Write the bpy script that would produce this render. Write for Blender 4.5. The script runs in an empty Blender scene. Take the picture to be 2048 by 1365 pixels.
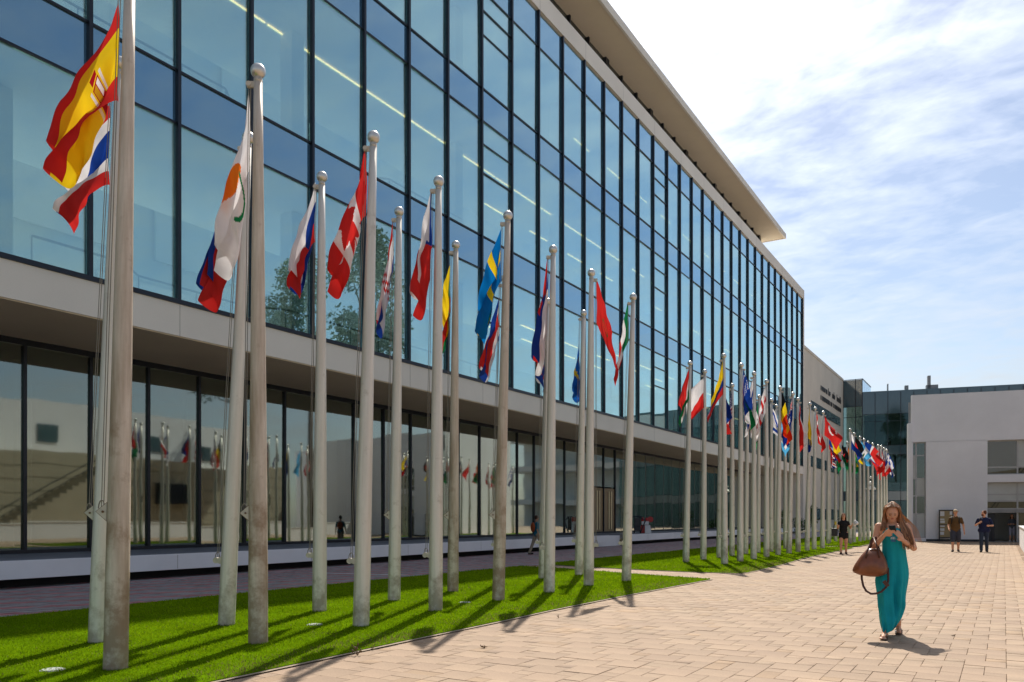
import bpy, bmesh, math, random
import numpy as np
from mathutils import Vector, Matrix, Euler

random.seed(7)
RNG = np.random.default_rng(7)
sc = bpy.context.scene
C = sc.collection

# ------------------------------------------------------------------ camera
TH = math.atan(984 / 1600.0)
CT, ST = math.cos(TH), math.sin(TH)
HC = 1.45
cam_d = bpy.data.cameras.new('camera')
cam_d.sensor_width = 36.0
cam_d.lens = 36.0 * 1600 / 2048
cam_d.shift_y = (1038 - 682.5) / 2048
cam_d.clip_start = 0.1
cam_d.clip_end = 5000
cam = bpy.data.objects.new('camera', cam_d)
cam.location = (0, 0, HC)
cam.rotation_euler = (math.pi / 2, 0, TH)
C.objects.link(cam)
sc.camera = cam

# ------------------------------------------------------------------ sky and sun
TO_SUN = Vector((-0.31, 0.74, 1.0)).normalized()
SUN_EL = math.asin(TO_SUN.z)
SUN_AZ = math.atan2(TO_SUN.x, TO_SUN.y)          # from +Y towards +X
world = bpy.data.worlds.new('World')
sc.world = world
world.use_nodes = True
wt = world.node_tree
wt.nodes.clear()


def wn(t, **kw):
    n = wt.nodes.new(t)
    for k, v in kw.items():
        setattr(n, k, v)
    return n


def wmath(op, a, b=None, c=None, clamp=False):
    n = wn('ShaderNodeMath', operation=op, use_clamp=clamp)
    for i, x in enumerate((a, b, c)):
        if x is None:
            continue
        if hasattr(x, 'is_output'):
            wt.links.new(x, n.inputs[i])
        else:
            n.inputs[i].default_value = x
    return n.outputs[0]


sky = wn('ShaderNodeTexSky', sky_type='NISHITA')
sky.sun_disc = False
sky.sun_elevation = SUN_EL
sky.sun_rotation = SUN_AZ
sky.altitude = 30
sky.air_density = 1.0
sky.dust_density = 1.1
sky.ozone_density = 1.5
tc = wn('ShaderNodeTexCoord')
sep = wn('ShaderNodeSeparateXYZ')
wt.links.new(tc.outputs['Generated'], sep.inputs[0])
zz = wmath('ADD', wmath('MAXIMUM', sep.outputs[2], 0.0), 0.16)
cu = wmath('DIVIDE', sep.outputs[0], zz)
cv = wmath('DIVIDE', sep.outputs[1], zz)
comb = wn('ShaderNodeCombineXYZ')
wt.links.new(cu, comb.inputs[0])
wt.links.new(cv, comb.inputs[1])


def wnoise(scale, detail, rough, rot, stretch, dist=0.0, seed=0.0):
    mp = wn('ShaderNodeMapping')
    mp.inputs['Rotation'].default_value = (0, 0, rot)
    mp.inputs['Scale'].default_value = (scale * stretch, scale, 1)
    mp.inputs['Location'].default_value = (seed, seed * 0.7, 0)
    wt.links.new(comb.outputs[0], mp.inputs[0])
    n = wn('ShaderNodeTexNoise')
    n.inputs['Scale'].default_value = 1.0
    n.inputs['Detail'].default_value = detail
    n.inputs['Roughness'].default_value = rough
    n.inputs['Distortion'].default_value = dist
    wt.links.new(mp.outputs[0], n.inputs['Vector'])
    return n.outputs[0]


big = wnoise(0.8, 4, 0.5, 0.5, 0.6, 0.3, 3.1)
rip = wnoise(8.0, 5, 0.55, 0.75, 0.62, 0.35, 1.7)
fine = wnoise(22.0, 4, 0.55, 0.6, 0.7, 0.3, 5.2)
dotn = wn('ShaderNodeVectorMath', operation='DOT_PRODUCT')
wt.links.new(tc.outputs['Generated'], dotn.inputs[0])
dotn.inputs[1].default_value = TO_SUN
sund = wmath('MAXIMUM', dotn.outputs['Value'], 0.0)
cov = wmath('ADD', wmath('MULTIPLY', big, 0.85), wmath('MULTIPLY', rip, 0.85))
cov = wmath('ADD', cov, wmath('MULTIPLY', fine, 0.34))
cmap = wn('ShaderNodeMapRange')
cmap.inputs['From Min'].default_value = 0.75
cmap.inputs['From Max'].default_value = 1.42
wt.links.new(cov, cmap.inputs['Value'])
cl = cmap.outputs[0]
# thin cloud scatters light forward, so it is brightest round the sun
glow = wmath('POWER', sund, 7.0)
bright = wmath('ADD', wmath('MULTIPLY', glow, 30.0), 4.0)
ccol = wn('ShaderNodeMix', data_type='RGBA', blend_type='MULTIPLY')
ccol.inputs[0].default_value = 1.0
ccol.inputs[6].default_value = (0.96, 0.98, 1.0, 1)
wt.links.new(bright, ccol.inputs[7])
mixs = wn('ShaderNodeMix', data_type='RGBA')
wt.links.new(wmath('MULTIPLY', cl, 0.70), mixs.inputs[0])
wt.links.new(sky.outputs[0], mixs.inputs[6])
wt.links.new(ccol.outputs[2], mixs.inputs[7])
bg = wn('ShaderNodeBackground')
bg.inputs[1].default_value = 0.083
wt.links.new(mixs.outputs[2], bg.inputs[0])
wo = wn('ShaderNodeOutputWorld')
wt.links.new(bg.outputs[0], wo.inputs[0])

sun_d = bpy.data.lights.new('sun', 'SUN')
sun_d.energy = 3.9
sun_d.angle = math.radians(0.6)
sun_d.color = (1.0, 0.94, 0.84)
sun = bpy.data.objects.new('sun', sun_d)
sun.rotation_euler = TO_SUN.to_track_quat('Z', 'Y').to_euler()
sun.location = (-30, 60, 90)
C.objects.link(sun)

sc.view_settings.view_transform = 'Standard'
sc.view_settings.look = 'None'
sc.view_settings.gamma = 1.0
sc.view_settings.use_curve_mapping = False
sc.view_settings.exposure = 0.60
cy = sc.cycles
cy.max_bounces = 8
cy.diffuse_bounces = 6
cy.glossy_bounces = 4
cy.transmission_bounces = 6
cy.transparent_max_bounces = 20
cy.caustics_reflective = False
cy.caustics_refractive = False
cy.sample_clamp_indirect = 8
cy.use_denoising = True


# ------------------------------------------------------------------ projections measured from the photograph
def ground_at(px, py, z0=0.0):
    zc = 1600 * (HC - z0) / (py - 1038.0)
    xc = (px - 1024) / 1600.0 * zc
    return xc * CT - zc * ST, xc * ST + zc * CT


def depth_of(X, Y):
    return -X * ST + Y * CT


# ------------------------------------------------------------------ materials
def srgb(r, g, b):
    f = lambda c: (c / 255.0) / 12.92 if c <= 10 else (((c / 255.0) + 0.055) / 1.055) ** 2.4
    return (f(r), f(g), f(b))


MATS = {}


def mat(name, col, rough=0.6, metal=0.0, var=0.12, vs=2.0, bump=0.0, bs=60.0, spec=0.5, stretch=(1, 1, 1),
        col2=None, attr=False, trans=0.0, coat=0.0, fine=0.0):
    if name in MATS:
        return MATS[name]
    m = bpy.data.materials.new(name)
    m.use_nodes = True
    nt = m.node_tree
    p = nt.nodes['Principled BSDF']
    p.inputs['Roughness'].default_value = rough
    p.inputs['Metallic'].default_value = metal
    p.inputs['Specular IOR Level'].default_value = spec
    p.inputs['Coat Weight'].default_value = coat
    t = nt.nodes.new('ShaderNodeTexCoord')
    mp = nt.nodes.new('ShaderNodeMapping')
    mp.inputs['Scale'].default_value = stretch
    nt.links.new(t.outputs['Object'], mp.inputs[0])
    nz = nt.nodes.new('ShaderNodeTexNoise')
    nz.inputs['Scale'].default_value = vs
    nz.inputs['Detail'].default_value = 6
    nz.inputs['Roughness'].default_value = 0.6
    nt.links.new(mp.outputs[0], nz.inputs['Vector'])
    mr = nt.nodes.new('ShaderNodeMapRange')
    mr.inputs['From Min'].default_value = 0.33
    mr.inputs['From Max'].default_value = 0.67
    nt.links.new(nz.outputs[0], mr.inputs['Value'])
    mx = nt.nodes.new('ShaderNodeMix')
    mx.data_type = 'RGBA'
    nt.links.new(mr.outputs[0], mx.inputs[0])
    if attr:
        a = nt.nodes.new('ShaderNodeAttribute')
        a.attribute_name = 'Col'
        h = nt.nodes.new('ShaderNodeHueSaturation')
        h.inputs['Value'].default_value = 1 - var * 1.6
        nt.links.new(a.outputs['Color'], h.inputs['Color'])
        nt.links.new(h.outputs[0], mx.inputs[6])
        nt.links.new(a.outputs['Color'], mx.inputs[7])
    else:
        c2 = col2 if col2 else tuple(min(1, x * (1 + var)) for x in col)
        c1 = tuple(x * (1 - var) for x in col)
        mx.inputs[6].default_value = (*c1, 1)
        mx.inputs[7].default_value = (*c2, 1)
    out = mx.outputs[2]
    if fine > 0:
        n2 = nt.nodes.new('ShaderNodeTexNoise')
        n2.inputs['Scale'].default_value = bs
        n2.inputs['Detail'].default_value = 3
        nt.links.new(t.outputs['Object'], n2.inputs['Vector'])
        h2 = nt.nodes.new('ShaderNodeHueSaturation')
        m2 = nt.nodes.new('ShaderNodeMapRange')
        m2.inputs['From Min'].default_value = 0.3
        m2.inputs['From Max'].default_value = 0.7
        m2.inputs['To Min'].default_value = 1 - fine
        m2.inputs['To Max'].default_value = 1 + fine
        nt.links.new(n2.outputs[0], m2.inputs['Value'])
        nt.links.new(m2.outputs[0], h2.inputs['Value'])
        nt.links.new(out, h2.inputs['Color'])
        out = h2.outputs[0]
    nt.links.new(out, p.inputs['Base Color'])
    if bump > 0:
        nb = nt.nodes.new('ShaderNodeTexNoise')
        nb.inputs['Scale'].default_value = bs
        nb.inputs['Detail'].default_value = 4
        nt.links.new(t.outputs['Object'], nb.inputs['Vector'])
        b = nt.nodes.new('ShaderNodeBump')
        b.inputs['Strength'].default_value = bump
        b.inputs['Distance'].default_value = 0.01
        nt.links.new(nb.outputs[0], b.inputs['Height'])
        nt.links.new(b.outputs[0], p.inputs['Normal'])
    if trans > 0:
        tr = nt.nodes.new('ShaderNodeBsdfTranslucent')
        nt.links.new(out, tr.inputs['Color'])
        ms = nt.nodes.new('ShaderNodeMixShader')
        ms.inputs[0].default_value = trans
        nt.links.new(p.outputs[0], ms.inputs[1])
        nt.links.new(tr.outputs[0], ms.inputs[2])
        nt.links.new(ms.outputs[0], nt.nodes['Material Output'].inputs[0])
    MATS[name] = m
    return m


def glass(name, tint, refl, base, grazing=0.6, wob=0.0, rough=0.0):
    if name in MATS:
        return MATS[name]
    m = bpy.data.materials.new(name)
    m.use_nodes = True
    nt = m.node_tree
    nt.nodes.clear()
    o = nt.nodes.new('ShaderNodeOutputMaterial')
    tr = nt.nodes.new('ShaderNodeBsdfTransparent')
    tr.inputs[0].default_value = (*tint, 1)
    gl = nt.nodes.new('ShaderNodeBsdfGlossy')
    gl.inputs['Color'].default_value = (*refl, 1)
    gl.inputs['Roughness'].default_value = rough
    lw = nt.nodes.new('ShaderNodeLayerWeight')
    lw.inputs[0].default_value = 0.5
    pw_ = nt.nodes.new('ShaderNodeMath')
    pw_.operation = 'POWER'
    pw_.inputs[1].default_value = 1.5
    nt.links.new(lw.outputs['Facing'], pw_.inputs[0])
    mr = nt.nodes.new('ShaderNodeMapRange')
    mr.inputs['To Min'].default_value = base
    mr.inputs['To Max'].default_value = min(1.0, base + grazing)
    nt.links.new(pw_.outputs[0], mr.inputs['Value'])
    ms = nt.nodes.new('ShaderNodeMixShader')
    nt.links.new(mr.outputs[0], ms.inputs[0])
    nt.links.new(tr.outputs[0], ms.inputs[1])
    nt.links.new(gl.outputs[0], ms.inputs[2])
    nt.links.new(ms.outputs[0], o.inputs[0])
    if wob > 0:
        t = nt.nodes.new('ShaderNodeTexCoord')
        n = nt.nodes.new('ShaderNodeTexNoise')
        n.inputs['Scale'].default_value = 0.9
        n.inputs['Detail'].default_value = 1.5
        nt.links.new(t.outputs['Object'], n.inputs['Vector'])
        b = nt.nodes.new('ShaderNodeBump')
        b.inputs['Strength'].default_value = wob
        b.inputs['Distance'].default_value = 0.02
        nt.links.new(n.outputs[0], b.inputs['Height'])
        nt.links.new(b.outputs[0], gl.inputs['Normal'])
    MATS[name] = m
    return m


def emit(name, col, s):
    if name in MATS:
        return MATS[name]
    m = bpy.data.materials.new(name)
    m.use_nodes = True
    p = m.node_tree.nodes['Principled BSDF']
    p.inputs['Base Color'].default_value = (*col, 1)
    p.inputs['Emission Color'].default_value = (*col, 1)
    p.inputs['Emission Strength'].default_value = s
    MATS[name] = m
    return m


CREAM = mat('cream_render', (0.76, 0.71, 0.63), 0.8, var=0.05, vs=0.25, bump=0.12, bs=30, fine=0.02)
CANOPY = mat('canopy_render', (0.70, 0.60, 0.45), 0.8, var=0.04, vs=0.3)
WHITE = mat('white_render', (0.82, 0.82, 0.85), 0.8, var=0.05, vs=0.4, bump=0.1, bs=25, fine=0.02)
LEDGE = mat('ledge_white', (0.74, 0.74, 0.75), 0.6, var=0.05, vs=0.6)
DARK = mat('dark_metal', (0.018, 0.022, 0.032), 0.35, 0.4, var=0.15, vs=3)
GREY = mat('grey_metal', (0.28, 0.28, 0.28), 0.5, 0.3, var=0.1)
INTW = mat('interior_white', (0.72, 0.72, 0.70), 0.8, var=0.03)
INTB = mat('interior_wall', (0.60, 0.64, 0.65), 0.8, var=0.1, vs=0.3)
INTF = mat('interior_floor', (0.30, 0.30, 0.29), 0.5, var=0.1)
SANDW = mat('sand_wall', (0.42, 0.37, 0.27), 0.85, var=0.08, vs=0.5)
VISION = glass('vision_glass', (0.74, 0.92, 0.935), (0.74, 0.98, 0.98), 0.30, 0.68, wob=0.03)
SPAND = None
GROUNDG = glass('shop_glass', (0.42, 0.52, 0.47), (0.80, 0.86, 0.81), 0.27, 0.70, wob=0.05, rough=0.03)
TEALG = glass('teal_glass', (0.42, 0.52, 0.52), (0.42, 0.62, 0.70), 0.06, 0.4, wob=0.01)
LAMP = emit('strip_light', (1.0, 0.60, 0.22), 2.2)


def spandrel_mat():
    m = glass('spandrel_glass', (0, 0, 0), (0.62, 0.88, 0.98), 0.32, 0.66, wob=0.015)
    nt = m.node_tree
    tr = [n for n in nt.nodes if n.type == 'BSDF_TRANSPARENT'][0]
    ms = [n for n in nt.nodes if n.type == 'MIX_SHADER'][0]
    d = nt.nodes.new('ShaderNodeBsdfDiffuse')
    d.inputs[0].default_value = (0.06, 0.155, 0.27, 1)
    nt.links.new(d.outputs[0], ms.inputs[1])
    nt.nodes.remove(tr)
    return m


SPAND = spandrel_mat()


# ------------------------------------------------------------------ mesh helpers
class MB:
    def __init__(self):
        self.v, self.f, self.c = [], [], []

    def add(self, vs, fs, col=None):
        o = len(self.v)
        self.v += [tuple(x) for x in vs]
        self.f += [tuple(i + o for i in f) for f in fs]
        self.c += [col] * len(fs)
        return self

    def box(self, x0, x1, y0, y1, z0, z1, col=None):
        x0, x1 = min(x0, x1), max(x0, x1)
        y0, y1 = min(y0, y1), max(y0, y1)
        z0, z1 = min(z0, z1), max(z0, z1)
        vs = [(x0, y0, z0), (x1, y0, z0), (x1, y1, z0), (x0, y1, z0), (x0, y0, z1), (x1, y0, z1), (x1, y1, z1), (x0, y1, z1)]
        return self.add(vs, [(0, 3, 2, 1), (4, 5, 6, 7), (0, 1, 5, 4), (1, 2, 6, 5), (2, 3, 7, 6), (3, 0, 4, 7)], col)

    def obox(self, c, ax, ay, az, hx, hy, hz, col=None):
        c = Vector(c)
        ax, ay, az = Vector(ax) * hx, Vector(ay) * hy, Vector(az) * hz
        vs = [c + a * ax + b * ay + d * az for d in (-1, 1) for a, b in ((-1, -1), (1, -1), (1, 1), (-1, 1))]
        return self.add(vs, [(0, 3, 2, 1), (4, 5, 6, 7), (0, 1, 5, 4), (1, 2, 6, 5), (2, 3, 7, 6), (3, 0, 4, 7)], col)

    def tube(self, pts, rad, n=10, col=None, cap=True, flat=1.0):
        pts = [Vector(p) for p in pts]
        if not hasattr(rad, '__len__'):
            rad = [rad] * len(pts)
        rings = []
        up0 = None
        for i, p in enumerate(pts):
            d = (pts[min(i + 1, len(pts) - 1)] - pts[max(i - 1, 0)])
            if d.length < 1e-9:
                d = Vector((0, 0, 1))
            d.normalize()
            if up0 is None:
                up0 = Vector((1, 0, 0)) if abs(d.x) < 0.9 else Vector((0, 1, 0))
            a = (up0 - d * up0.dot(d))
            a.normalize()
            b = d.cross(a)
            up0 = a
            rings.append([p + (a * math.cos(t) + b * math.sin(t) * flat) * rad[i] for t in [2 * math.pi * k / n for k in range(n)]])
        vs = [q for r in rings for q in r]
        fs = []
        for i in range(len(rings) - 1):
            for k in range(n):
                k2 = (k + 1) % n
                fs.append((i * n + k, i * n + k2, (i + 1) * n + k2, (i + 1) * n + k))
        if cap:
            fs.append(tuple(range(n - 1, -1, -1)))
            fs.append(tuple((len(rings) - 1) * n + k for k in range(n)))
        return self.add(vs, fs, col)

    def ball(self, c, r, n=12, m=8, col=None, rot=None):
        if not hasattr(r, '__len__'):
            r = (r, r, r)
        c = Vector(c)
        vs, fs = [], []
        R = rot if rot else Matrix.Identity(3)
        for i in range(m + 1):
            ph = math.pi * i / m
            for k in range(n):
                t = 2 * math.pi * k / n
                vs.append(c + R @ Vector((r[0] * math.sin(ph) * math.cos(t), r[1] * math.sin(ph) * math.sin(t), r[2] * math.cos(ph))))
        for i in range(m):
            for k in range(n):
                k2 = (k + 1) % n
                fs.append((i * n + k, (i + 1) * n + k, (i + 1) * n + k2, i * n + k2))
        return self.add(vs, fs, col)

    def prism(self, poly, z0, z1, col=None):
        n = len(poly)
        vs = [(p[0], p[1], z0) for p in poly] + [(p[0], p[1], z1) for p in poly]
        fs = [tuple(range(n - 1, -1, -1)), tuple(range(n, 2 * n))]
        for k in range(n):
            k2 = (k + 1) % n
            fs.append((k, k2, n + k2, n + k))
        return self.add(vs, fs, col)

    def mesh(self, name, m=None, smooth=False):
        me = bpy.data.meshes.new(name)
        me.from_pydata(self.v, [], self.f)
        if any(c is not None for c in self.c):
            set_face_colors(me, [c if c is not None else (0.5, 0.5, 0.5) for c in self.c])
        if m:
            me.materials.append(m)
        if smooth:
            me.polygons.foreach_set('use_smooth', [True] * len(me.polygons))
        me.update()
        return me

    def build(self, name, m, parent=None, smooth=False, loc=None, bevel=0.0):
        me = self.mesh(name, m, smooth)
        return link(name, me, parent, loc, bevel)


def set_face_colors(me, cols):
    at = me.attributes.new('Col', 'FLOAT_COLOR', 'CORNER')
    tot = np.zeros(len(me.polygons), dtype=np.int32)
    me.polygons.foreach_get('loop_total', tot)
    cols = np.asarray(cols, dtype=np.float32)
    cc = np.repeat(np.c_[cols, np.ones(len(cols), dtype=np.float32)], tot, axis=0)
    at.data.foreach_set('color', cc.ravel())


def link(name, me, parent=None, loc=None, bevel=0.0):
    o = bpy.data.objects.new(name, me)
    C.objects.link(o)
    if parent:
        o.parent = parent
    if loc is not None:
        o.location = loc
    if bevel > 0:
        b = o.modifiers.new('bevel', 'BEVEL')
        b.width = bevel
        b.segments = 2
        b.limit_method = 'ANGLE'
    return o


def tag(o, label=None, cat=None, group=None, kind=None):
    if label:
        o['label'] = label
    if cat:
        o['category'] = cat
    if group:
        o['group'] = group
    if kind:
        o['kind'] = kind
    return o


def thing(name, label, cat, loc=(0, 0, 0), rotz=0.0, group=None):
    o = bpy.data.objects.new(name, None)
    o.empty_display_size = 0.2
    C.objects.link(o)
    o.location = loc
    o.rotation_euler = (0, 0, rotz)
    return tag(o, label, cat, group)


def bigmesh(name, verts, faces_flat, nper, m, cols=None):
    """fast mesh from numpy: faces all with nper corners"""
    me = bpy.data.meshes.new(name)
    nf = len(faces_flat) // nper
    me.vertices.add(len(verts))
    me.vertices.foreach_set('co', np.asarray(verts, dtype=np.float32).ravel())
    me.loops.add(len(faces_flat))
    me.loops.foreach_set('vertex_index', np.asarray(faces_flat, dtype=np.int32))
    me.polygons.add(nf)
    me.polygons.foreach_set('loop_start', np.arange(nf, dtype=np.int32) * nper)
    me.polygons.foreach_set('loop_total', np.full(nf, nper, dtype=np.int32))
    me.update(calc_edges=True)
    if cols is not None:
        set_face_colors(me, cols)
    me.materials.append(m)
    return me


# ================================================================== THE SETTING
def walk_z(X):
    """the walkway falls gently from the lawn to the foot of the building"""
    t = np.clip((-12.4 - np.asarray(X, dtype=float)) / 7.1, 0, 1)
    return -0.004 - 0.216 * t


GROUND_M = mat('earth', (0.20, 0.17, 0.13), 0.9, var=0.2, vs=0.3)
PAVE_M = mat('paver_stone', None, 0.82, var=0.13, vs=1.1, attr=True, bump=0.25, bs=45, fine=0.07)
BRICK_M = mat('walkway_brick', None, 0.8, var=0.12, vs=1.2, attr=True, bump=0.2, bs=60, fine=0.08)
JOINT_M = mat('paving_joint_sand', (0.27, 0.19, 0.125), 0.95, var=0.25, vs=6)

g = MB().add([(-900, -900, -0.45), (900, -900, -0.45), (900, 900, -0.45), (-900, 900, -0.45)], [(0, 1, 2, 3)]).build('ground', GROUND_M)
tag(g, kind='structure')


def paving_material():
    m = bpy.data.materials.new('distant_paving')
    m.use_nodes = True
    nt = m.node_tree
    p = nt.nodes['Principled BSDF']
    p.inputs['Roughness'].default_value = 0.85
    t = nt.nodes.new('ShaderNodeTexCoord')
    b = nt.nodes.new('ShaderNodeTexBrick')
    b.inputs['Scale'].default_value = 1.0
    b.inputs['Brick Width'].default_value = 0.36
    b.inputs['Row Height'].default_value = 0.3
    b.inputs['Mortar Size'].default_value = 0.008
    b.inputs['Color1'].default_value = (0.34, 0.245, 0.17, 1)
    b.inputs['Color2'].default_value = (0.36, 0.26, 0.18, 1)
    b.inputs['Mortar'].default_value = (0.24, 0.17, 0.12, 1)
    nt.links.new(t.outputs['Object'], b.inputs['Vector'])
    nt.links.new(b.outputs['Color'], p.inputs['Base Color'])
    return m


DISTPAVE = paving_material()
# sub-base under the pavers, and the paving further off as one sheet
base = MB().add([(-12.4, -25, -0.016), (0.9, -25, -0.016), (0.9, 60, -0.016), (-12.4, 60, -0.016)], [(0, 1, 2, 3)]).build('plaza_paving', JOINT_M)
tag(base, kind='structure')
far = MB().add([(-12.4, 60, -0.008), (30, 60, -0.008), (30, 131, -0.008), (-12.4, 131, -0.008)], [(0, 1, 2, 3)])
far.add([(0.9, -25, -0.006), (45, -25, -0.006), (45, 60, -0.006), (0.9, 60, -0.006)], [(0, 1, 2, 3)])
tag(far.build('outer_paving', DISTPAVE), kind='structure')

# ---- lawns
LAWN1 = [(-6.0, -6.0), (-5.95, 4.7), (-5.97, 6.0), (-6.01, 7.5), (-6.02, 9.5), (-6.08, 11.2), (-6.06, 13.5), (-6.0, 16.0), (-5.95, 17.9), (-5.9, 18.7),
         (-6.1, 18.75), (-7.6, 19.2), (-9.65, 19.95), (-10.7, 20.35), (-12.5, 20.9), (-12.5, 17), (-12.5, 10), (-12.4, 6), (-12.3, -6.0)]
LAWN2 = [(-5.85, 21.2), (-5.85, 22.5), (-5.95, 26), (-6.2, 30), (-6.3, 36), (-6.3, 42.0), (-6.5, 43.3), (-9.5, 43.9), (-12.5, 44.3),
         (-12.5, 36), (-12.6, 28), (-12.5, 22.1), (-11.9, 21.9), (-10.3, 21.45), (-8.6, 21.15), (-7.4, 21.0), (-6.2, 21.05)]
LAWN3 = [(-6.45, 45.0), (-6.5, 50), (-6.5, 60), (-6.5, 68.5), (-12.5, 69), (-12.5, 46), (-9.5, 45.5)]


def inside(poly, P):
    P = np.asarray(P)
    x, y = P[:, 0], P[:, 1]
    r = np.zeros(len(P), bool)
    n = len(poly)
    for i in range(n):
        x0, y0 = poly[i]
        x1, y1 = poly[(i + 1) % n]
        if y0 == y1:
            continue
        cnd = ((y0 > y) != (y1 > y)) & (x < (x1 - x0) * (y - y0) / (y1 - y0) + x0)
        r ^= cnd
    return r


def smooth_poly(poly, it=2):
    for _ in range(it):
        out = []
        n = len(poly)
        for i in range(n):
            a, b = poly[i], poly[(i + 1) % n]
            L = math.hypot(b[0] - a[0], b[1] - a[1])
            q = min(0.25, 0.25 / L if L > 0 else 0.25)
            out.append((a[0] + (b[0] - a[0]) * q, a[1] + (b[1] - a[1]) * q))
            out.append((b[0] + (a[0] - b[0]) * q, b[1] + (a[1] - b[1]) * q))
        poly = out
    return poly


LAWN_M = mat('lawn_soil_turf', (0.080, 0.150, 0.002), 1.0, spec=0.0, var=0.3, vs=1.4, bump=0.6, bs=70, fine=0.25)


def blade_mat():
    m = mat('grass_blade', None, 0.9, var=0.0, vs=2, attr=True, trans=0.5, spec=0.08)
    return m


BLADE_M = blade_mat()
KERB_M = mat('kerb_concrete', (0.30, 0.235, 0.17), 0.9, var=0.3, vs=3, bump=0.2)
lawns = []
for nm, poly in (('near', LAWN1), ('mid', LAWN2), ('far', LAWN3)):
    sp = smooth_poly(poly)
    me_b = MB()
    me_b.prism(sp, -0.02, 0.022)
    o = me_b.build('lawn', LAWN_M)
    tag(o, kind='structure')
    lawns.append((sp, o))
    # thin flush concrete edging along the plaza side
    k = MB()
    n = len(sp)
    for i in range(n):
        a, b = Vector((*sp[i], 0)), Vector((*sp[(i + 1) % n], 0))
        if max(a.x, b.x) < -12.2 or (b - a).length < 1e-4:
            continue
        d = (b - a).normalized()
        nr = Vector((d.y, -d.x, 0))
        if nr.x < 0 and False:
            nr = -nr
        vs = []
        for p in (a, b):
            for off in (-0.03, 0.055):
                vs.append((p.x + nr.x * off, p.y + nr.y * off, 0.014))
        k.add([vs[0], vs[1], vs[3], vs[2]], [(0, 1, 2, 3)])
    tag(k.build('kerb', KERB_M), kind='structure')

# ---- grass blades (nobody could count them)
pts = []
for sp, o in lawns:
    xs = [p[0] for p in sp]
    ys = [p[1] for p in sp]
    y0, y1 = min(ys), max(ys)
    x0, x1 = min(xs), max(xs)
    y = max(y0, 1.5)
    while y < min(y1, 58):
        ye = min(y + 1.0, y1)
        zc = depth_of(-9, y)
        den = float(np.clip(2900 * (9.0 / max(zc, 7)) ** 1.7, 90, 4200))
        n = int(den * (x1 - x0) * (ye - y))
        P = np.c_[RNG.uniform(x0, x1, n), RNG.uniform(y, ye, n)]
        P = P[inside(sp, P)]
        pts.append(np.c_[P, np.full(len(P), zc)])
        y = ye
pts = np.vstack(pts)
N = len(pts)
px_m = np.clip(pts[:, 2] / 9.0, 0.8, 6)
hgt = RNG.uniform(0.016, 0.036, N) * np.clip(px_m ** 0.35, 0.9, 1.6)
wd = 0.0026 * px_m * RNG.uniform(0.8, 1.5, N)
ang = RNG.uniform(0, 2 * math.pi, N)
la = RNG.uniform(0, 2 * math.pi, N)
ln = hgt * RNG.uniform(0.1, 0.9, N)
bx, by = pts[:, 0], pts[:, 1]
V = np.zeros((N, 4, 3))
V[:, 0] = np.c_[bx - np.cos(ang) * wd, by - np.sin(ang) * wd, np.full(N, 0.015)]
V[:, 1] = np.c_[bx + np.cos(ang) * wd, by + np.sin(ang) * wd, np.full(N, 0.015)]
V[:, 2] = np.c_[bx + np.cos(la) * ln * 0.4 + np.cos(ang) * wd * 0.8, by + np.sin(la) * ln * 0.4 + np.sin(ang) * wd * 0.8, 0.015 + hgt * 0.65]
V[:, 3] = np.c_[bx + np.cos(la) * ln, by + np.sin(la) * ln, 0.015 + hgt]
F = (np.arange(N)[:, None] * 4 + np.array([0, 1, 2, 0, 2, 3])[None, :]).ravel()


def vnoise(x, y, s, seed):
    r = np.random.default_rng(seed)
    T = r.uniform(0, 1, (64, 64))
    u, v = x / s, y / s
    i, j = np.floor(u).astype(int), np.floor(v).astype(int)
    fu, fv = u - i, v - j
    fu, fv = fu * fu * (3 - 2 * fu), fv * fv * (3 - 2 * fv)
    g_ = lambda a, b: T[a % 64, b % 64]
    return (g_(i, j) * (1 - fu) + g_(i + 1, j) * fu) * (1 - fv) + (g_(i, j + 1) * (1 - fu) + g_(i + 1, j + 1) * fu) * fv


tone = vnoise(bx, by, 1.6, 2) * 0.45 + vnoise(bx, by, 0.5, 3) * 0.35 + vnoise(bx, by, 0.15, 4) * 0.3
colA = np.array([0.120, 0.215, 0.002])
colB = np.array([0.250, 0.370, 0.004])
colD = np.array([0.21, 0.19, 0.06])
cb = colA + (colB - colA) * np.clip(tone * 1.1 + RNG.normal(0, 0.18, N), 0, 1.2)[:, None]
# worn straw-coloured turf along the plaza edge
edge = np.clip(1 - (-6.0 - bx) / 0.75, 0, 1) * np.clip(vnoise(bx, by, 0.5, 9) * 1.7 - .1, 0, 1.2)
dry = RNG.uniform(0, 1, N) < np.clip(edge * 0.8 + 0.03 + 0.35 * np.clip(vnoise(bx, by, 0.9, 12) * 1.6 - 1.05, 0, 1), 0, 0.85)
cb[dry] = colD * RNG.uniform(0.6, 1.2, (dry.sum(), 1))
me = bigmesh('lawn_grass', V.reshape(-1, 3), F, 3, BLADE_M, np.repeat(cb, 2, axis=0))
tag(link('lawn_grass', me), 'mown bright green grass growing on the three lawns under the flagpoles', 'grass', kind='stuff')


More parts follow.
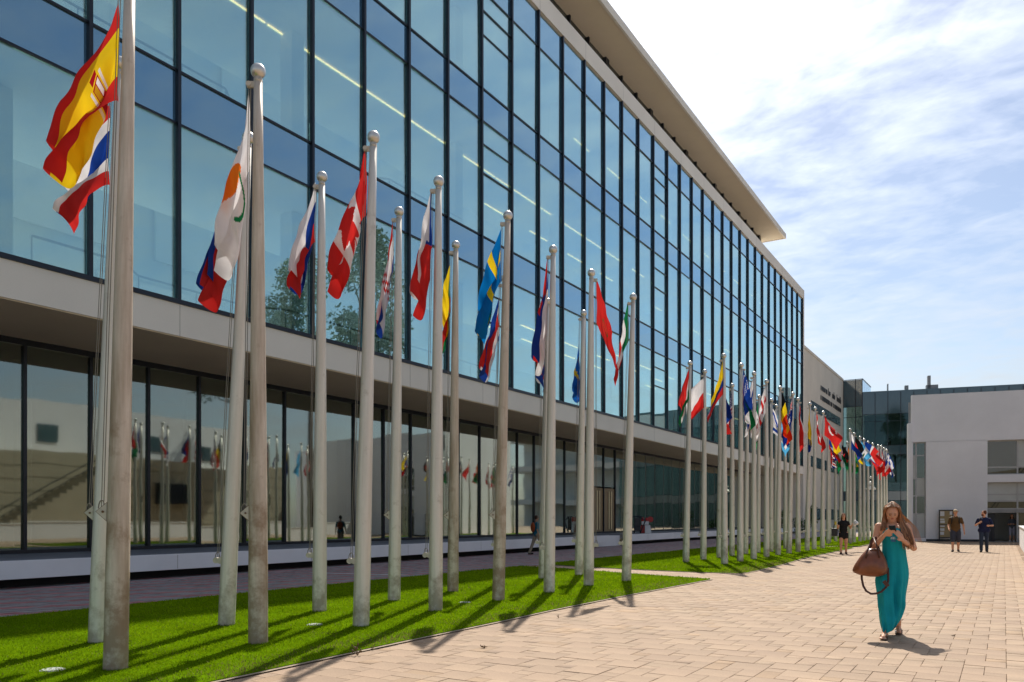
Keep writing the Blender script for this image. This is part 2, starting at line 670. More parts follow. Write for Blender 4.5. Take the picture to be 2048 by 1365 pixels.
# ---- plaza pavers: courses of mixed sizes on a 0.18 x 0.15 m grid
def pack(nx, ny, seed):
    """large and small slabs interlocking in stepped courses (two-square pattern), a few large ones split"""
    r = random.Random(seed)
    out = []
    for i in range(-ny, nx + ny):
        for j in range(-nx - 2, nx + ny):
            x, y = 2 * i - j, i + 2 * j
            if not (-3 <= x <= nx and -3 <= y <= ny):
                continue
            q = r.random()
            if q < 0.10:
                out += [(x, y, 1, 2), (x + 1, y, 1, 2)]
            elif q < 0.16:
                out += [(x, y, 2, 1), (x, y + 1, 2, 1)]
            elif q < 0.30:
                out += [(x, y, 2, 2), (x + 2, y, 1, 1)]
                continue
            else:
                out += [(x, y, 2, 2)]
            out.append((x + 2, y, 1, 1))
    return out


CX, CYY = 0.18, 0.17
X0, Y0 = -12.4, 3.0
NX, NY = int(13.1 / CX), int(55.5 / CYY)
tiles = pack(NX, NY, 5)
tl = np.array(tiles, float)
tx = X0 + (tl[:, 0] + tl[:, 2] / 2) * CX
ty = Y0 + (tl[:, 1] + tl[:, 3] / 2) * CYY
keep = np.ones(len(tl), bool)
for sp, o in lawns:
    keep &= ~(inside(sp, np.c_[tx + 0.28, ty]) & inside(sp, np.c_[tx, ty + 0.28]) & inside(sp, np.c_[tx, ty - 0.28]))
keep &= ~((tx < -6.3) & (ty > 44.5))
keep &= (tx > -12.35) & (tx < 0.72) & (ty > 3) & (ty < 58.5)
tl, tx, ty = tl[keep], tx[keep], ty[keep]
zc = -tx * ST + ty * CT
xc = tx * CT + ty * ST
ppx = 1024 + 1600 * xc / zc
ppy = 1038 + 1600 * HC / zc
vis = (ppx > -100) & (ppx < 2150) & (ppy < 1420)
tl, tx, ty, zc, ppx, ppy = tl[vis], tx[vis], ty[vis], zc[vis], ppx[vis], ppy[vis]
inview = (ppx > 0) & (ppx < 2048) & (ppy < 1365)
shown = np.where(inview, tl[:, 2] * tl[:, 3] / zc ** 3, 0)
nearest = set(np.argsort(-shown)[:290].tolist())
pv = vnoise(tx, ty, 1.3, 21) * 0.5 + vnoise(tx, ty, 0.6, 22) * 0.5
PALE, PINK, OCHRE = np.array([0.385, 0.274, 0.180]), np.array([0.350, 0.240, 0.160]), np.array([0.37, 0.235, 0.125])


def paver_mesh(w, h, tilt=0):
    hx, hy = w * CX / 2 - 0.0018, h * CYY / 2 - 0.0018
    b = 0.003
    vs = [(-hx, -hy, -0.02), (hx, -hy, -0.02), (hx, hy, -0.02), (-hx, hy, -0.02),
          (-hx, -hy, -b), (hx, -hy, -b), (hx, hy, -b), (-hx, hy, -b),
          (-hx + b, -hy + b, 0), (hx - b, -hy + b, 0), (hx - b, hy - b, 0), (-hx + b, hy - b, 0)]
    fs = [(8, 9, 10, 11)]
    for k in range(4):
        k2 = (k + 1) % 4
        fs += [(k, k2, 4 + k2, 4 + k), (4 + k, 4 + k2, 8 + k2, 8 + k)]
    return np.array(vs), fs


PAVE_CACHE = {}
rest_v, rest_f, rest_c = [], [], []
off = 0
for i in range(len(tl)):
    w, h = int(tl[i, 2]), int(tl[i, 3])
    t = np.clip(pv[i] * 1.2 - 0.1 + random.gauss(0, 0.13), 0, 1)
    col = PALE * (1 - t) + PINK * t
    if random.random() < 0.12:
        col = col * 0.6 + OCHRE * 0.4
    col = col * (0.93 + 0.14 * random.random())
    dz = random.gauss(0, 0.0012)
    if i in nearest:
        kshade = random.randrange(9)
        key = (w, h, kshade)
        if key not in PAVE_CACHE:
            vs, fs = paver_mesh(w, h)
            m_ = MB()
            m_.add(vs, fs, tuple(col))
            PAVE_CACHE[key] = m_.mesh('paver', PAVE_M)
        o = link('paver', PAVE_CACHE[key], base, (tx[i], ty[i], dz + 0.0))
        o.rotation_euler = (random.gauss(0, 0.003), random.gauss(0, 0.003), random.gauss(0, 0.004))
    else:
        vs, fs = paver_mesh(w, h)
        rest_v.append(vs + np.array([tx[i], ty[i], dz]))
        for f in fs:
            rest_f += [q + off for q in f]
            rest_c.append(col)
        off += len(vs)
me = bigmesh('pavers', np.vstack(rest_v), rest_f, 4, PAVE_M, np.array(rest_c))
o = link('pavers', me, base)
tag(o, kind='stuff')

# ---- shaded walkway of small mauve and pink bricks laid with diagonal stripes
bw = 0.2
ii, jj = np.meshgrid(np.arange(int((25.0 - 12.4) / bw)), np.arange(int(70 / bw)), indexing='ij')
ii, jj = ii.ravel(), jj.ravel()
wx = -12.4 - 0.1 - ii * bw
wy = -2 + jj * bw
kz = depth_of(wx, wy)
ok = (wx > -20.6)
ii, jj, wx, wy = ii[ok], jj[ok], wx[ok], wy[ok]
nb = len(wx)
hb = bw / 2 - 0.003
dzz = RNG.normal(0, 0.0012, nb)
cor = np.array([(-1, -1), (1, -1), (1, 1), (-1, 1)])
Vt = np.zeros((nb, 8, 3))
for k in range(4):
    xx, yy = wx + cor[k, 0] * hb, wy + cor[k, 1] * hb
    Vt[:, k] = np.c_[xx, yy, walk_z(xx) + dzz]
    Vt[:, 4 + k] = np.c_[xx, yy, walk_z(xx) - 0.015]
fq = np.array([0, 1, 2, 3, 4, 5, 1, 0, 5, 6, 2, 1, 6, 7, 3, 2, 7, 4, 0, 3])
Fq = (np.arange(nb)[:, None] * 8 + fq[None, :]).ravel()
pink = ((ii + jj) % 9 < 3) & (RNG.uniform(0, 1, nb) < 0.85)
cw = np.where(pink[:, None], np.array([0.42, 0.17, 0.18]), np.array([0.28, 0.26, 0.265])) * RNG.uniform(0.85, 1.15, (nb, 1))
wb = MB()
wb.add([(-12.4, -12, -0.02), (-12.4, 131, -0.02), (-19.5, 131, -0.235), (-19.5, -12, -0.235)], [(3, 2, 1, 0)])
wb.add([(-19.5, -12, -0.235), (-19.5, 131, -0.235), (-30, 131, -0.235), (-30, -12, -0.235)], [(3, 2, 1, 0)])
wk = wb.build('walkway', mat('walkway_base', (0.26, 0.235, 0.24), 0.9, var=0.2, vs=2))
tag(wk, kind='structure')
me = bigmesh('bricks', Vt.reshape(-1, 3), Fq, 4, BRICK_M, np.repeat(cw, 5, axis=0))
tag(link('bricks', me, wk), kind='stuff')
# painted white line across the walkway
a, b = Vector((-13.3, 16.4)), Vector((-17.6, 17.2))
d = (b - a).normalized()
n_ = Vector((-d.y, d.x)) * 0.06
ln_ = MB()
K = 8
for k in range(K):
    p, q = a + (b - a) * k / K, a + (b - a) * (k + 1) / K
    ln_.add([(p.x + n_.x, p.y + n_.y, float(walk_z(p.x)) + .006), (p.x - n_.x, p.y - n_.y, float(walk_z(p.x)) + .006),
             (q.x - n_.x, q.y - n_.y, float(walk_z(q.x)) + .006), (q.x + n_.x, q.y + n_.y, float(walk_z(q.x)) + .006)], [(0, 3, 2, 1)])
tag(ln_.build('painted_line', mat('white_paint', (0.7, 0.7, 0.7), 0.7, var=0.15, vs=8), wk))

# ================================================================== MAIN BUILDING
FX = -20.0
bld = thing('office_building', 'long glass curtain-wall office building with cream bands and overhanging roof', 'building', (FX, 0, 0))


def bp(name, m, x0, x1, y0, y1, z0, z1, bevel=0.0, parent=None):
    return MB().box(x0 - FX, x1 - FX, y0, y1, z0, z1).build(name, m, parent or bld, bevel=bevel)


YA, YB = -6.26, 96.94
bp('lower_fascia', CREAM, -24.3, -19.9, YA, 97.3, 6.63, 7.53)
bp('soffit', mat('soffit_beige', (0.74, 0.64, 0.48), 0.85, var=0.05, vs=0.4), -24.25, -19.95, YA, 97.2, 6.60, 6.632)
bp('sill', DARK, -20.15, -19.86, YA, YB, 7.535, 7.66)
SEAM = mat('panel_seam', (0.30, 0.28, 0.25), 0.9)
for y in np.arange(9.22, 97, 5.16):
    bp('panel_seam', SEAM, -19.9, -19.897, y, y + 0.014, 6.634, 7.529)
    bp('panel_seam', SEAM, -19.88, -19.877, y, y + 0.014, 27.062, 28.078)
    if y < 43 or y > 48:
        bp('panel_seam', SEAM, -20.0 if y < 43 else -20.35, -19.997 if y < 43 else -20.347, y, y + 0.012, 0.03, 0.43)
bp('upper_fascia', CREAM, -22.0, -19.88, YA, 97.3, 27.06, 28.08)
roof = bp('canopy', CANOPY, -25.5, -20.2, YA - 3, 89.0, 31.76, 32.18)
bp('canopy_edge', CREAM, -20.2, -20.05, YA - 3, 89.15, 31.70, 32.22, parent=roof)
bp('canopy_edge', CREAM, -25.5, -20.2, 89.0, 89.15, 31.70, 32.22, parent=roof)
bp('end_wall', CREAM, -46, -19.86, 96.98, 97.45, -0.3, 28.08)
bp('end_wall', CREAM, -46, -21.0, YA - 0.4, YA, -0.3, 28.0)
bp('back_wall', INTB, -46, -35.5, YA, 96.98, -0.3, 27.0)
bp('roof_slab', CREAM, -46, -35.5, YA, 96.98, 27.06, 28.0)
bp('roof_slab', CREAM, -26.6, -22.0, YA, 96.98, 27.06, 28.0)
# clerestory under the canopy
cz = bp('clerestory', mat('clerestory_dark', (0.05, 0.055, 0.05), 0.25, var=0.3, vs=0.4), -22.9, -22.4, YA, 88.0, 28.0, 31.76)
y = YA
k = 0
while y < 88:
    bp('clerestory_mullion', DARK, -22.4, -22.22, y, y + (0.5 if k % 3 == 0 else 0.16), 28.0, 31.76, parent=cz)
    y += 2.58
    k += 1
# interior floors (their undersides are the lit ceilings)
for z0, z1 in ((12.78, 14.05), (19.45, 20.72)):
    bp('floor_slab', INTW, -26.6, -20.3, YA, 96.98, z0, z1)
bp('floor_slab', INTW, -35.5, -24.3, YA, 96.98, 6.72, 7.5)
bp('ceiling', INTW, -26.6, -20.3, YA, 96.98, 26.0, 27.0)
# inner partitions and columns
for z0, z1 in ((7.53, 12.78), (14.05, 19.45), (20.72, 26.0)):
    y = 8.0
    while y < 95:
        L = random.uniform(4, 11)
        xw = random.choice([-26.45, -35.2, -35.2, -35.2])
        bp('partition', random.choice([INTW, INTB, INTW]), xw - 0.15, xw, y, y + L * 0.8, z0, z1 if random.random() < 0.7 else z0 + 2.8)
        y += L
    for y in np.arange(10.5, 95, 10.32):
        bp('column', INTW, -22.9, -22.3, y, y + 0.6, z0, z1)
# ceiling strip lights
# roof left open over the atrium: unseen skylight added to brighten the interior
for y in np.arange(YA + 3, 96, 5.16):
    bp('added_skylight_beam', INTW, -35.5, -26.6, y, y + 0.2, 27.3, 27.8)
for (X, z, ya, yb, dash) in ((-22.8, 19.43, 15, 52, 0), (-25.2, 19.43, 38, 90, 1), (-24.0, 12.76, 40, 92, 1), (-25.8, 12.76, 38, 90, 1),
                             (-23.6, 25.98, 46, 92, 1), (-22.8, 12.76, 50, 92, 1)):
    y = ya
    while y < yb:
        L = 5.0 if dash == 0 else 2.2
        bp('strip_light', LAMP, X - 0.03, X + 0.03, y, y + L, z - 0.035, z)
        y += L + (0.12 if dash == 0 else 2.9)
# handrails seen through the glass
for (zf, pts_) in ((7.55, [(-21.2, 11), (-21.2, 13.5), (-22.0, 14.5), (-22.0, 18.5), (-21.2, 19.5), (-21.2, 34)]),
                   (14.05, [(-21.2, 9), (-21.2, 17), (-22.0, 18.0), (-22.0, 24), (-21.2, 25), (-21.2, 30)])):
    r = MB()
    r.tube([(p[0] - FX, p[1], zf + 1.15) for p in pts_], 0.035, 6)
    ro = r.build('handrail', GREY, bld)
    for p0, p1 in zip(pts_, pts_[1:]):
        n = max(1, int(math.hypot(p1[0] - p0[0], p1[1] - p0[1]) / 1.6))
        for q in range(n):
            t = q / n
            xq, yq = p0[0] + (p1[0] - p0[0]) * t, p0[1] + (p1[1] - p0[1]) * t
            MB().box(xq - FX - .015, xq - FX + .015, yq - .015, yq + .015, zf, zf + 1.13).build('baluster', GREY, ro)

# curtain wall
LEV = [(7.66, 12.67, 'v'), (12.67, 14.18, 's'), (14.18, 19.37, 'v'), (19.37, 20.84, 's'), (20.84, 25.25, 'v'), (25.25, 27.04, 's')]
BAY = 2.58
YM = [11.80 + BAY * k for k in range(-7, 34)]
pane_cache = {}


def pane(parent, name, m, y0, y1, z0, z1, x, jit=0.003, th=0.024):
    w, h = round(y1 - y0, 3), round(z1 - z0, 3)
    key = (name, w, h, m.name, th)
    if key not in pane_cache:
        pane_cache[key] = MB().box(-th / 2, th / 2, -w / 2, w / 2, -h / 2, h / 2).mesh(name, m)
    o = link(name, pane_cache[key], parent, (x - FX, (y0 + y1) / 2, (z0 + z1) / 2))
    o.rotation_euler = (0, random.gauss(0, jit), random.gauss(0, jit))
    return o


mul = MB().box(-0.10, 0.11, -0.05, 0.05, 7.62, 27.05).mesh('mullion', DARK)
for y in YM:
    o = link('mullion', mul, bld, (0, y, 0))
extra = {int(round((32.9 - 11.8) / BAY)) + 7, 7 + 3, 7 + 14, 7 + 19}
for k in range(len(YM) - 1):
    ya, yb = YM[k] + 0.055, YM[k + 1] - 0.055
    for z0, z1, t in LEV:
        if t == 's':
            pane(bld, 'spandrel_pane', SPAND, ya, yb, z0 + 0.035, z1 - 0.035, FX - 0.03, 0.0008)
        else:
            if (k == 14 or k == 22):
                zm = [z0, z0 + (z1 - z0) * 0.55, z0 + (z1 - z0) * 0.8, z1]
            else:
                zm = [z0, z1]
            for q in range(len(zm) - 1):
                pane(bld, 'pane', VISION, ya, yb, zm[q] + 0.035, zm[q + 1] - 0.035, FX - 0.03)
                if q:
                    MB().box(-0.06, 0.03, ya, yb, zm[q] - 0.03, zm[q] + 0.03).build('transom', DARK, bld)
for z in (12.67, 14.18, 19.37, 20.84, 25.25):
    bp('transom', DARK, FX - 0.06, FX + 0.035, YM[0], YM[-1], z - 0.032, z + 0.032)

# ground floor, recessed 4 m, on a floating white plinth
GX = -24.0
GY = [12.24 + 1.95 * k for k in range(-9, 43)]
bp('shop_head_beam', DARK, GX - 0.1, GX + 0.08, GY[0], GY[-1], 6.42, 6.628)
bp('shop_sill_beam', DARK, GX - 0.1, GX + 0.08, GY[0], GY[-1], 0.452, 0.56)
gm = MB().box(-0.09, 0.09, -0.045, 0.045, 0.56, 6.42).mesh('shop_mullion', DARK)
gm2 = MB().box(-0.06, 0.03, -0.014, 0.014, 0.56, 6.42).mesh('shop_mullion', GREY)
for y in GY:
    link('shop_mullion', gm2 if y > 54 else gm, bld, (GX - FX, y, 0))
for k in range(len(GY) - 1):
    ya, yb = GY[k] + 0.05, GY[k + 1] - 0.05
    if 49.5 < (ya + yb) / 2 < 52.3:
        pane(bld, 'shop_pane', GROUNDG, ya, yb, 3.7, 6.42, GX, 0.002)
        dr = bp('entrance_door', mat('door_wood', (0.28, 0.19, 0.10), 0.5, var=0.2, vs=3, stretch=(1, 6, .4)), GX - 0.06, GX + 0.0, ya, yb, 0.47, 3.6)
        for yy in ((ya + yb) / 2 - 0.1, (ya + yb) / 2 + 0.3):
            MB().tube([(GX - FX + 0.06, yy, 0.7), (GX - FX + 0.06, yy, 3.4)], 0.03, 8).build('door_handle', mat('brass_bar', (0.7, 0.6, 0.4), 0.35, 0.8, var=0.05), dr)
        continue
    pane(bld, 'shop_pane', GROUNDG, ya, yb, 0.56, 6.42, GX, 0.003)
LED_G = mat('ledge_top_grey', (0.16, 0.17, 0.20), 0.6, var=0.15, vs=1)


def ledge(y0, y1, xf):
    bp('plinth_panel', LEDGE, xf - 0.15, xf, y0, y1, 0.01, 0.45, bevel=0.01)
    bp('plinth_floor', LED_G, -35.5, xf - 0.152, y0, y1, 0.2, 0.452)
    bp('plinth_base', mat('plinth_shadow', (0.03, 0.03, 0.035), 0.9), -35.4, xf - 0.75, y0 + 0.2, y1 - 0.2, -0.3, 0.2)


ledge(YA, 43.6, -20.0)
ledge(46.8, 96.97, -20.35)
bp('plinth_block', LEDGE, -35, -20.75, 43.604, 46.796, -0.3, 0.40)
# ground floor interior
bp('lobby_wall', mat('lobby_wall', (0.32, 0.31, 0.26), 0.8, var=0.15, vs=0.3), -35.4, -32, YA, 96.9, 0.46, 6.7)
for q in range(9):
    bp('curtain', mat('pale_curtain', (0.80, 0.82, 0.80), 0.9, var=0.08, vs=1.5, stretch=(1, 6, .1)), -25.0 - .12 * (q % 2), -24.9 - .12 * (q % 2), 54.5 + q * 4.4, 54.5 + q * 4.4 + 4.1, 0.5, 6.3)
for y in np.arange(6, 95, 7.8):
    bp('lobby_column', INTW, -28.3, -27.7, y, y + 0.6, 0.46, 6.7)
for y in (9.5, 22, 30, 41, 60, 71, 84):
    bp('lobby_partition', random.choice([SANDW, INTB, INTW]), -30.2, -30, y, y + random.uniform(3, 6), 0.46, random.choice([3.2, 6.7]))

# ================================================================== CREAM WING BEYOND
WX = -21.0
wing = thing('cream_wing', 'plain cream stone wing with ribbon windows and dark lettering, beyond the glass building', 'building', (WX, 97.5, 0))


def wp(name, m, x0, x1, y0, y1, z0, z1, parent=None):
    return MB().box(x0 - WX, x1 - WX, y0 - 97.5, y1 - 97.5, z0, z1).build(name, m, parent or wing)


TAN = mat('tan_stone', (0.68, 0.62, 0.52), 0.85, var=0.06, vs=0.3, fine=0.03)
wp('wall', TAN, -40, -21.0, 97.5, 131.0, -0.3, 22.5)
wp('parapet', TAN, -40.05, -20.93, 97.5, 131.0, 22.502, 22.85)
wframe = mat('wing_glass', (0.06, 0.10, 0.12), 0.08, var=0.2, vs=0.5, spec=0.9)
for z0, z1, ya, yb in ((15.35, 16.6, 107, 128.4), (8.1, 9.5, 106, 128.4), (1.3, 2.8, 106, 128.4)):
    w_ = wp('window', DARK, -20.99, -20.96, ya, yb, z0, z1)
    n = 8
    for q in range(n):
        MB().box(0.042, 0.06, ya - 97.5 + (yb - ya) * q / n + 0.06, ya - 97.5 + (yb - ya) * (q + 1) / n - 0.06, z0 + 0.06, z1 - 0.06).build('glass_panel', wframe, w_)
# raised dark lettering, two lines (too small in the photograph to read: strokes only)
LET = mat('letter_metal', (0.03, 0.03, 0.03), 0.5, var=0.05)
r2 = random.Random(11)
for zt, hgt_, ya, yb, nlet in ((18.75, 0.62, 113.2, 128.9, 26), (17.45, 0.62, 113.2, 128.9, 31)):
    for q in range(nlet):
        if r2.random() < 0.09 and q not in (0, nlet - 1):
            continue
        l = MB()
        ys = ya - 97.5 + (yb - ya) * (q + 0.12) / nlet
        ye = ya - 97.5 + (yb - ya) * (q + 0.86) / nlet
        sw = 0.12
        up = 0.35 if (zt > 18 and r2.random() < 0.25) else 0.0
        l.box(0.02, 0.07, ys, ys + sw, zt, zt + hgt_ + up)
        kind = r2.randrange(4)
        if kind in (0, 1):
            l.box(0.02, 0.07, ye - sw, ye, zt, zt + hgt_)
        if kind in (0, 2, 3):
            l.box(0.021, 0.071, ys + sw, ye, zt + hgt_ - 0.13, zt + hgt_)
        if kind in (1, 2):
            l.box(0.021, 0.071, ys + sw, ye - (sw if kind == 1 else 0), zt, zt + 0.13)
        if kind == 3:
            l.box(0.021, 0.071, ys + sw, ye, zt + hgt_ * .4, zt + hgt_ * .4 + .13)
        l.build('letter', LET, wing)
for zt in (11.3, 12.3):
    wp('sign_bar', LET, -20.98, -20.93, 120, 127, zt, zt + 0.5)

# ================================================================== GLASS BUILDING ACROSS THE END
gb = thing('teal_glass_building', 'teal glass building closing the far end of the plaza', 'building', (-18.26, 131, 0))
TEALS = mat('teal_spandrel', (0.035, 0.075, 0.095), 0.08, var=0.15, vs=0.2, spec=0.9, coat=0.4)
DIR = Vector((0.98, 0.196, 0)).normalized()
NRM = Vector((DIR.y, -DIR.x, 0))            # towards the camera


def gbox(name, m, t0, t1, d0, d1, z0, z1, parent=gb):
    c = DIR * ((t0 + t1) / 2) - NRM * ((d0 + d1) / 2) + Vector((0, 0, (z0 + z1) / 2))
    return MB().obox(c, DIR, -NRM, (0, 0, 1), abs(t1 - t0) / 2, abs(d1 - d0) / 2, (z1 - z0) / 2).build(name, m, parent)


gbox('core', INTB, 0, 62, 6.5, 20, -0.3, 20.4)
gbox('roof', TEALS, -0.2, 62, 0.2, 20, 20.4, 20.68)
gbox('floor_slab', INTW, 0, 62, 0.3, 6.5, 11.2, 12.3)
gbox('floor_slab', INTW, 0, 62, 0.3, 6.5, 4.4, 5.4)
gbox('ceiling', INTW, 0, 62, 0.3, 6.5, 17.4, 20.3)
gbox('bright_slot', mat('bright_slot', (0.8, 0.9, 0.95), 0.6), 3.55, 4.35, 6.40, 6.49, 12.3, 16.2)  # pale colour stands in for the light of a window behind
gbox('inner_wall', mat('brown_panel', (0.22, 0.16, 0.09), 0.7, var=0.1), 6.4, 10.2, 6.30, 6.39, 12.3, 16.0)
glev = [(0.0, 4.2, TEALG), (4.2, 5.6, TEALS), (5.6, 11.1, TEALG), (11.1, 12.46, TEALS), (12.46, 16.1, TEALG), (16.1, 17.2, TEALG), (17.2, 20.4, TEALS)]
t = 0.0
while t < 30:
    for z0, z1, m in glev:
        gbox('pane', m, t + 0.04, t + 1.71, 0.0, 0.05, z0 + 0.03, z1 - 0.03)
    gbox('mullion', DARK, t - 0.04, t + 0.04, -0.06, 0.08, -0.3, 20.42)
    t += 1.75
for z in (4.2, 5.6, 11.1, 12.46, 16.1, 17.2):
    gbox('transom', DARK, 0, 30, -0.04, 0.07, z - 0.03, z + 0.03)
for (t0, w_, z1) in ((3.6, 0.15, 22.0), (6.0, 0.5, 21.6), (8.9, 1.6, 21.5), (9.1, 0.4, 22.9), (25, 5.2, 21.4)):
    gbox('roof_plant', GREY, t0, t0 + w_, 2, 2.9, 20.68, z1)
# taller stair block at its left end
sb = thing('glass_stair_tower', 'narrow taller glass block between the cream wing and the far teal building', 'building', (-21.0, 131.05, 0))
LIGHTG = glass('pale_glass', (0.75, 0.85, 0.9), (0.8, 0.9, 1.0), 0.25, 0.5)
for z0, z1, m in ((0, 4.2, TEALG), (4.2, 5.6, TEALS), (5.6, 11.1, TEALG), (11.1, 12.4, TEALS), (12.4, 16.9, TEALG), (16.9, 18.5, TEALG), (18.5, 22.6, TEALS)):
    for xa, xb in ((0.0, 1.75), (1.75, 2.7)):
        MB().box(xa + .03, xb - .03, 0, 0.05, z0 + .03, z1 - .03).build('pane', m, sb)
for x in (0.0, 1.75, 2.7):
    MB().box(x - .05, x + .05, -0.05, 0.09, -0.3, 22.7).build('mullion', DARK, sb)
for z in (4.2, 5.6, 11.1, 12.4, 16.9, 18.5, 22.65):
    MB().box(-0.0, 2.74, -0.04, 0.07, z - .04, z + .04).build('transom', DARK, sb)
MB().box(0.0, 2.6, 3.0, 9.0, -0.3, 20.3).build('core', INTB, sb)
MB().box(0.0, 2.6, 0.2, 9.0, 20.4, 20.6).build('roof', GREY, sb)
for q in range(4):
    MB().box(2.70, 2.74, 0.1 + q * 2.2, 0.1 + q * 2.2 + 2.1, 20.65, 22.6).build('side_pane', LIGHTG, sb)
MB().box(2.66, 2.78, 0.1, 9.0, 22.6, 22.72).build('side_rail', GREY, sb)

# ================================================================== WHITE BUILDING ON THE RIGHT
WO = Vector((-4.9, 57.9, 0))
wh = thing('white_building', 'plain white rendered building with recessed windows at the right end of the plaza', 'building', WO)


def wall_t(px, off=0.0):
    """distance along the white facade that projects to pixel column px"""
    r = (px - 1024) / 1600.0
    O = WO - NRM * off
    a = O.x * CT + O.y * ST - r * (-O.x * ST + O.y * CT)
    b = DIR.x * CT + DIR.y * ST - r * (-DIR.x * ST + DIR.y * CT)
    return -a / b


def wall_z(px, py, off=0.0):
    p = WO - NRM * off + DIR * wall_t(px, off)
    return HC + (1038 - py) / 1600.0 * depth_of(p.x, p.y)


def hbox(name, m, t0, t1, d0, d1, z0, z1, parent=wh, bevel=0):
    c = DIR * ((t0 + t1) / 2) - NRM * ((d0 + d1) / 2) + Vector((0, 0, (z0 + z1) / 2))
    return MB().obox(c, DIR, -NRM, (0, 0, 1), abs(t1 - t0) / 2, abs(d1 - d0) / 2, (z1 - z0) / 2).build(name, m, parent, bevel=bevel)


tA, tB = wall_t(1823), 24.0
twl, twr = wall_t(1826), wall_t(1852)
tdl, tdr = wall_t(1975), wall_t(2062)
zt = wall_z(1823, 791)
zw0, zw1 = wall_z(1975, 950), wall_z(1975, 881)
zd1 = wall_z(1975, 965)
zl0, zl1 = 0.2, wall_z(1840, 884)
DEP = 0.35
# wall as pieces round its openings
hbox('wall', WHITE, twr, tdl, 0, DEP, -0.2, zl1)
hbox('wall', WHITE, tA, tdl, 0, DEP, zl1 + 0.0, zw1)
hbox('wall', WHITE, tA, tB, 0, DEP, zw1, zt)
hbox('wall', WHITE, tA, twl, 0, DEP, -0.2, zl1)
hbox('wall', WHITE, tdl, tdr, 0, DEP, zd1, zw0)
hbox('wall', WHITE, tdr, tB, 0, DEP, -0.2, zw1)
hbox('wall', WHITE, twl, twr, 0, DEP, -0.2, zl0)
cA = DIR * tA - NRM * (DEP + 0.002)
SW = MB().prism([(cA.x, cA.y), (cA.x + 0.3, cA.y + 0.06), (cA.x + 1.2, cA.y + 12), (cA.x + 0.9, cA.y + 12)], -0.2, zt)
SW.build('side_wall', WHITE, wh)
hbox('back_mass', INTB, tA + 5, tB, 6, 12, -0.2, zt - 0.1)
cB = DIR * tB - NRM * (DEP + 0.002)
MB().prism([(cA.x + .31, cA.y + .065), (cB.x, cB.y), (cB.x - 2, cB.y + 11), (cA.x + 1.21, cA.y + 11.9)], zt - 0.4, zt - 0.05).build('roof', WHITE, wh)
hbox('floor_slab', INTW, tA + 2.3, tB, DEP, 6, zd1 + 0.1, zw0 - 0.1)
hbox('base_strip', DARK, twr, tdl, -0.02, 0.0, -0.05, 0.14)
hbox('wing_wall', WHITE, wall_t(1815), tA - 0.002, -0.25, 0.3, -0.2, wall_z(1815, 848))
hbox('downpipe', GREY, tA - 0.16, tA - 0.03, 0.05, 0.2, wall_z(1815, 848), wall_z(1823, 805))
FRAME = mat('window_frame_grey', (0.42, 0.42, 0.42), 0.5, 0.2, var=0.06)
DGL = glass('dark_window_glass', (0.32, 0.36, 0.34), (0.8, 0.85, 0.85), 0.12, 0.5, wob=0.01)
BLIND = mat('window_blind', (0.52, 0.54, 0.52), 0.8, var=0.05)


def window(t0, t1, z0, z1, vs_, hs_, blinds=()):
    w = hbox('window', FRAME, t0, t1, 0.30, 0.36, z0, z0 + 0.07)
    hbox('frame', FRAME, t0, t1, 0.30, 0.36, z1 - 0.07, z1, w.parent).parent = w
    tt = [t0] + [t0 + (t1 - t0) * v for v in vs_] + [t1]
    zz_ = [z0] + [z0 + (z1 - z0) * h for h in hs_] + [z1]
    for q in tt:
        hbox('frame', FRAME, q - 0.045, q + 0.045, 0.295, 0.365, z0, z1).parent = w
    for q in zz_[1:-1]:
        hbox('frame', FRAME, t0, t1, 0.298, 0.362, q - 0.04, q + 0.04).parent = w
    for i in range(len(tt) - 1):
        for j in range(len(zz_) - 1):
            hbox('pane', BLIND if (i, j) in blinds else DGL, tt[i] + .04, tt[i + 1] - .04, 0.325, 0.34, zz_[j] + .04, zz_[j + 1] - .04).parent = w
    for ch in [o for o in C.objects if o.parent == w]:
        pass
    return w


def fix(w):
    return w


window(twl, twr, zl0, zl1, [0.28], [0.25, 0.44, 0.62, 0.86], {(0, 0), (1, 0), (0, 3), (1, 2)})
window(tdl, tdr, zw0, zw1, [0.72], [0.22], {(1, 1)})
window(tdl, tdr, wall_z(1975, 1019), zd1, [0.72], [0.3, 0.55], {(0, 1), (0, 2), (1, 2), (1, 1)})
# entrance below: recessed dark lobby with a lintel and a side pane
zdo = wall_z(1975, 1019)
hbox('lintel', GREY, tdl, tdr, 0.2, 0.4, zdo - 0.22, zdo - 0.002)
tds = tdl + (tdr - tdl) * 0.72
hbox('door_post', FRAME, tds - 0.05, tds + 0.05, 0.28, 0.38, -0.1, zdo - 0.22)
hbox('side_pane', DGL, tds + 0.05, tdr, 0.32, 0.34, 0.0, zdo - 0.22)
hbox('door_leaf', DARK, tdl + 0.02, tdl + 0.5, 0.5, 0.56, 0.0, zdo - 0.25)
hbox('lobby_floor', INTF, tdl, tdr, 0.0, 6, -0.3, 0.004)

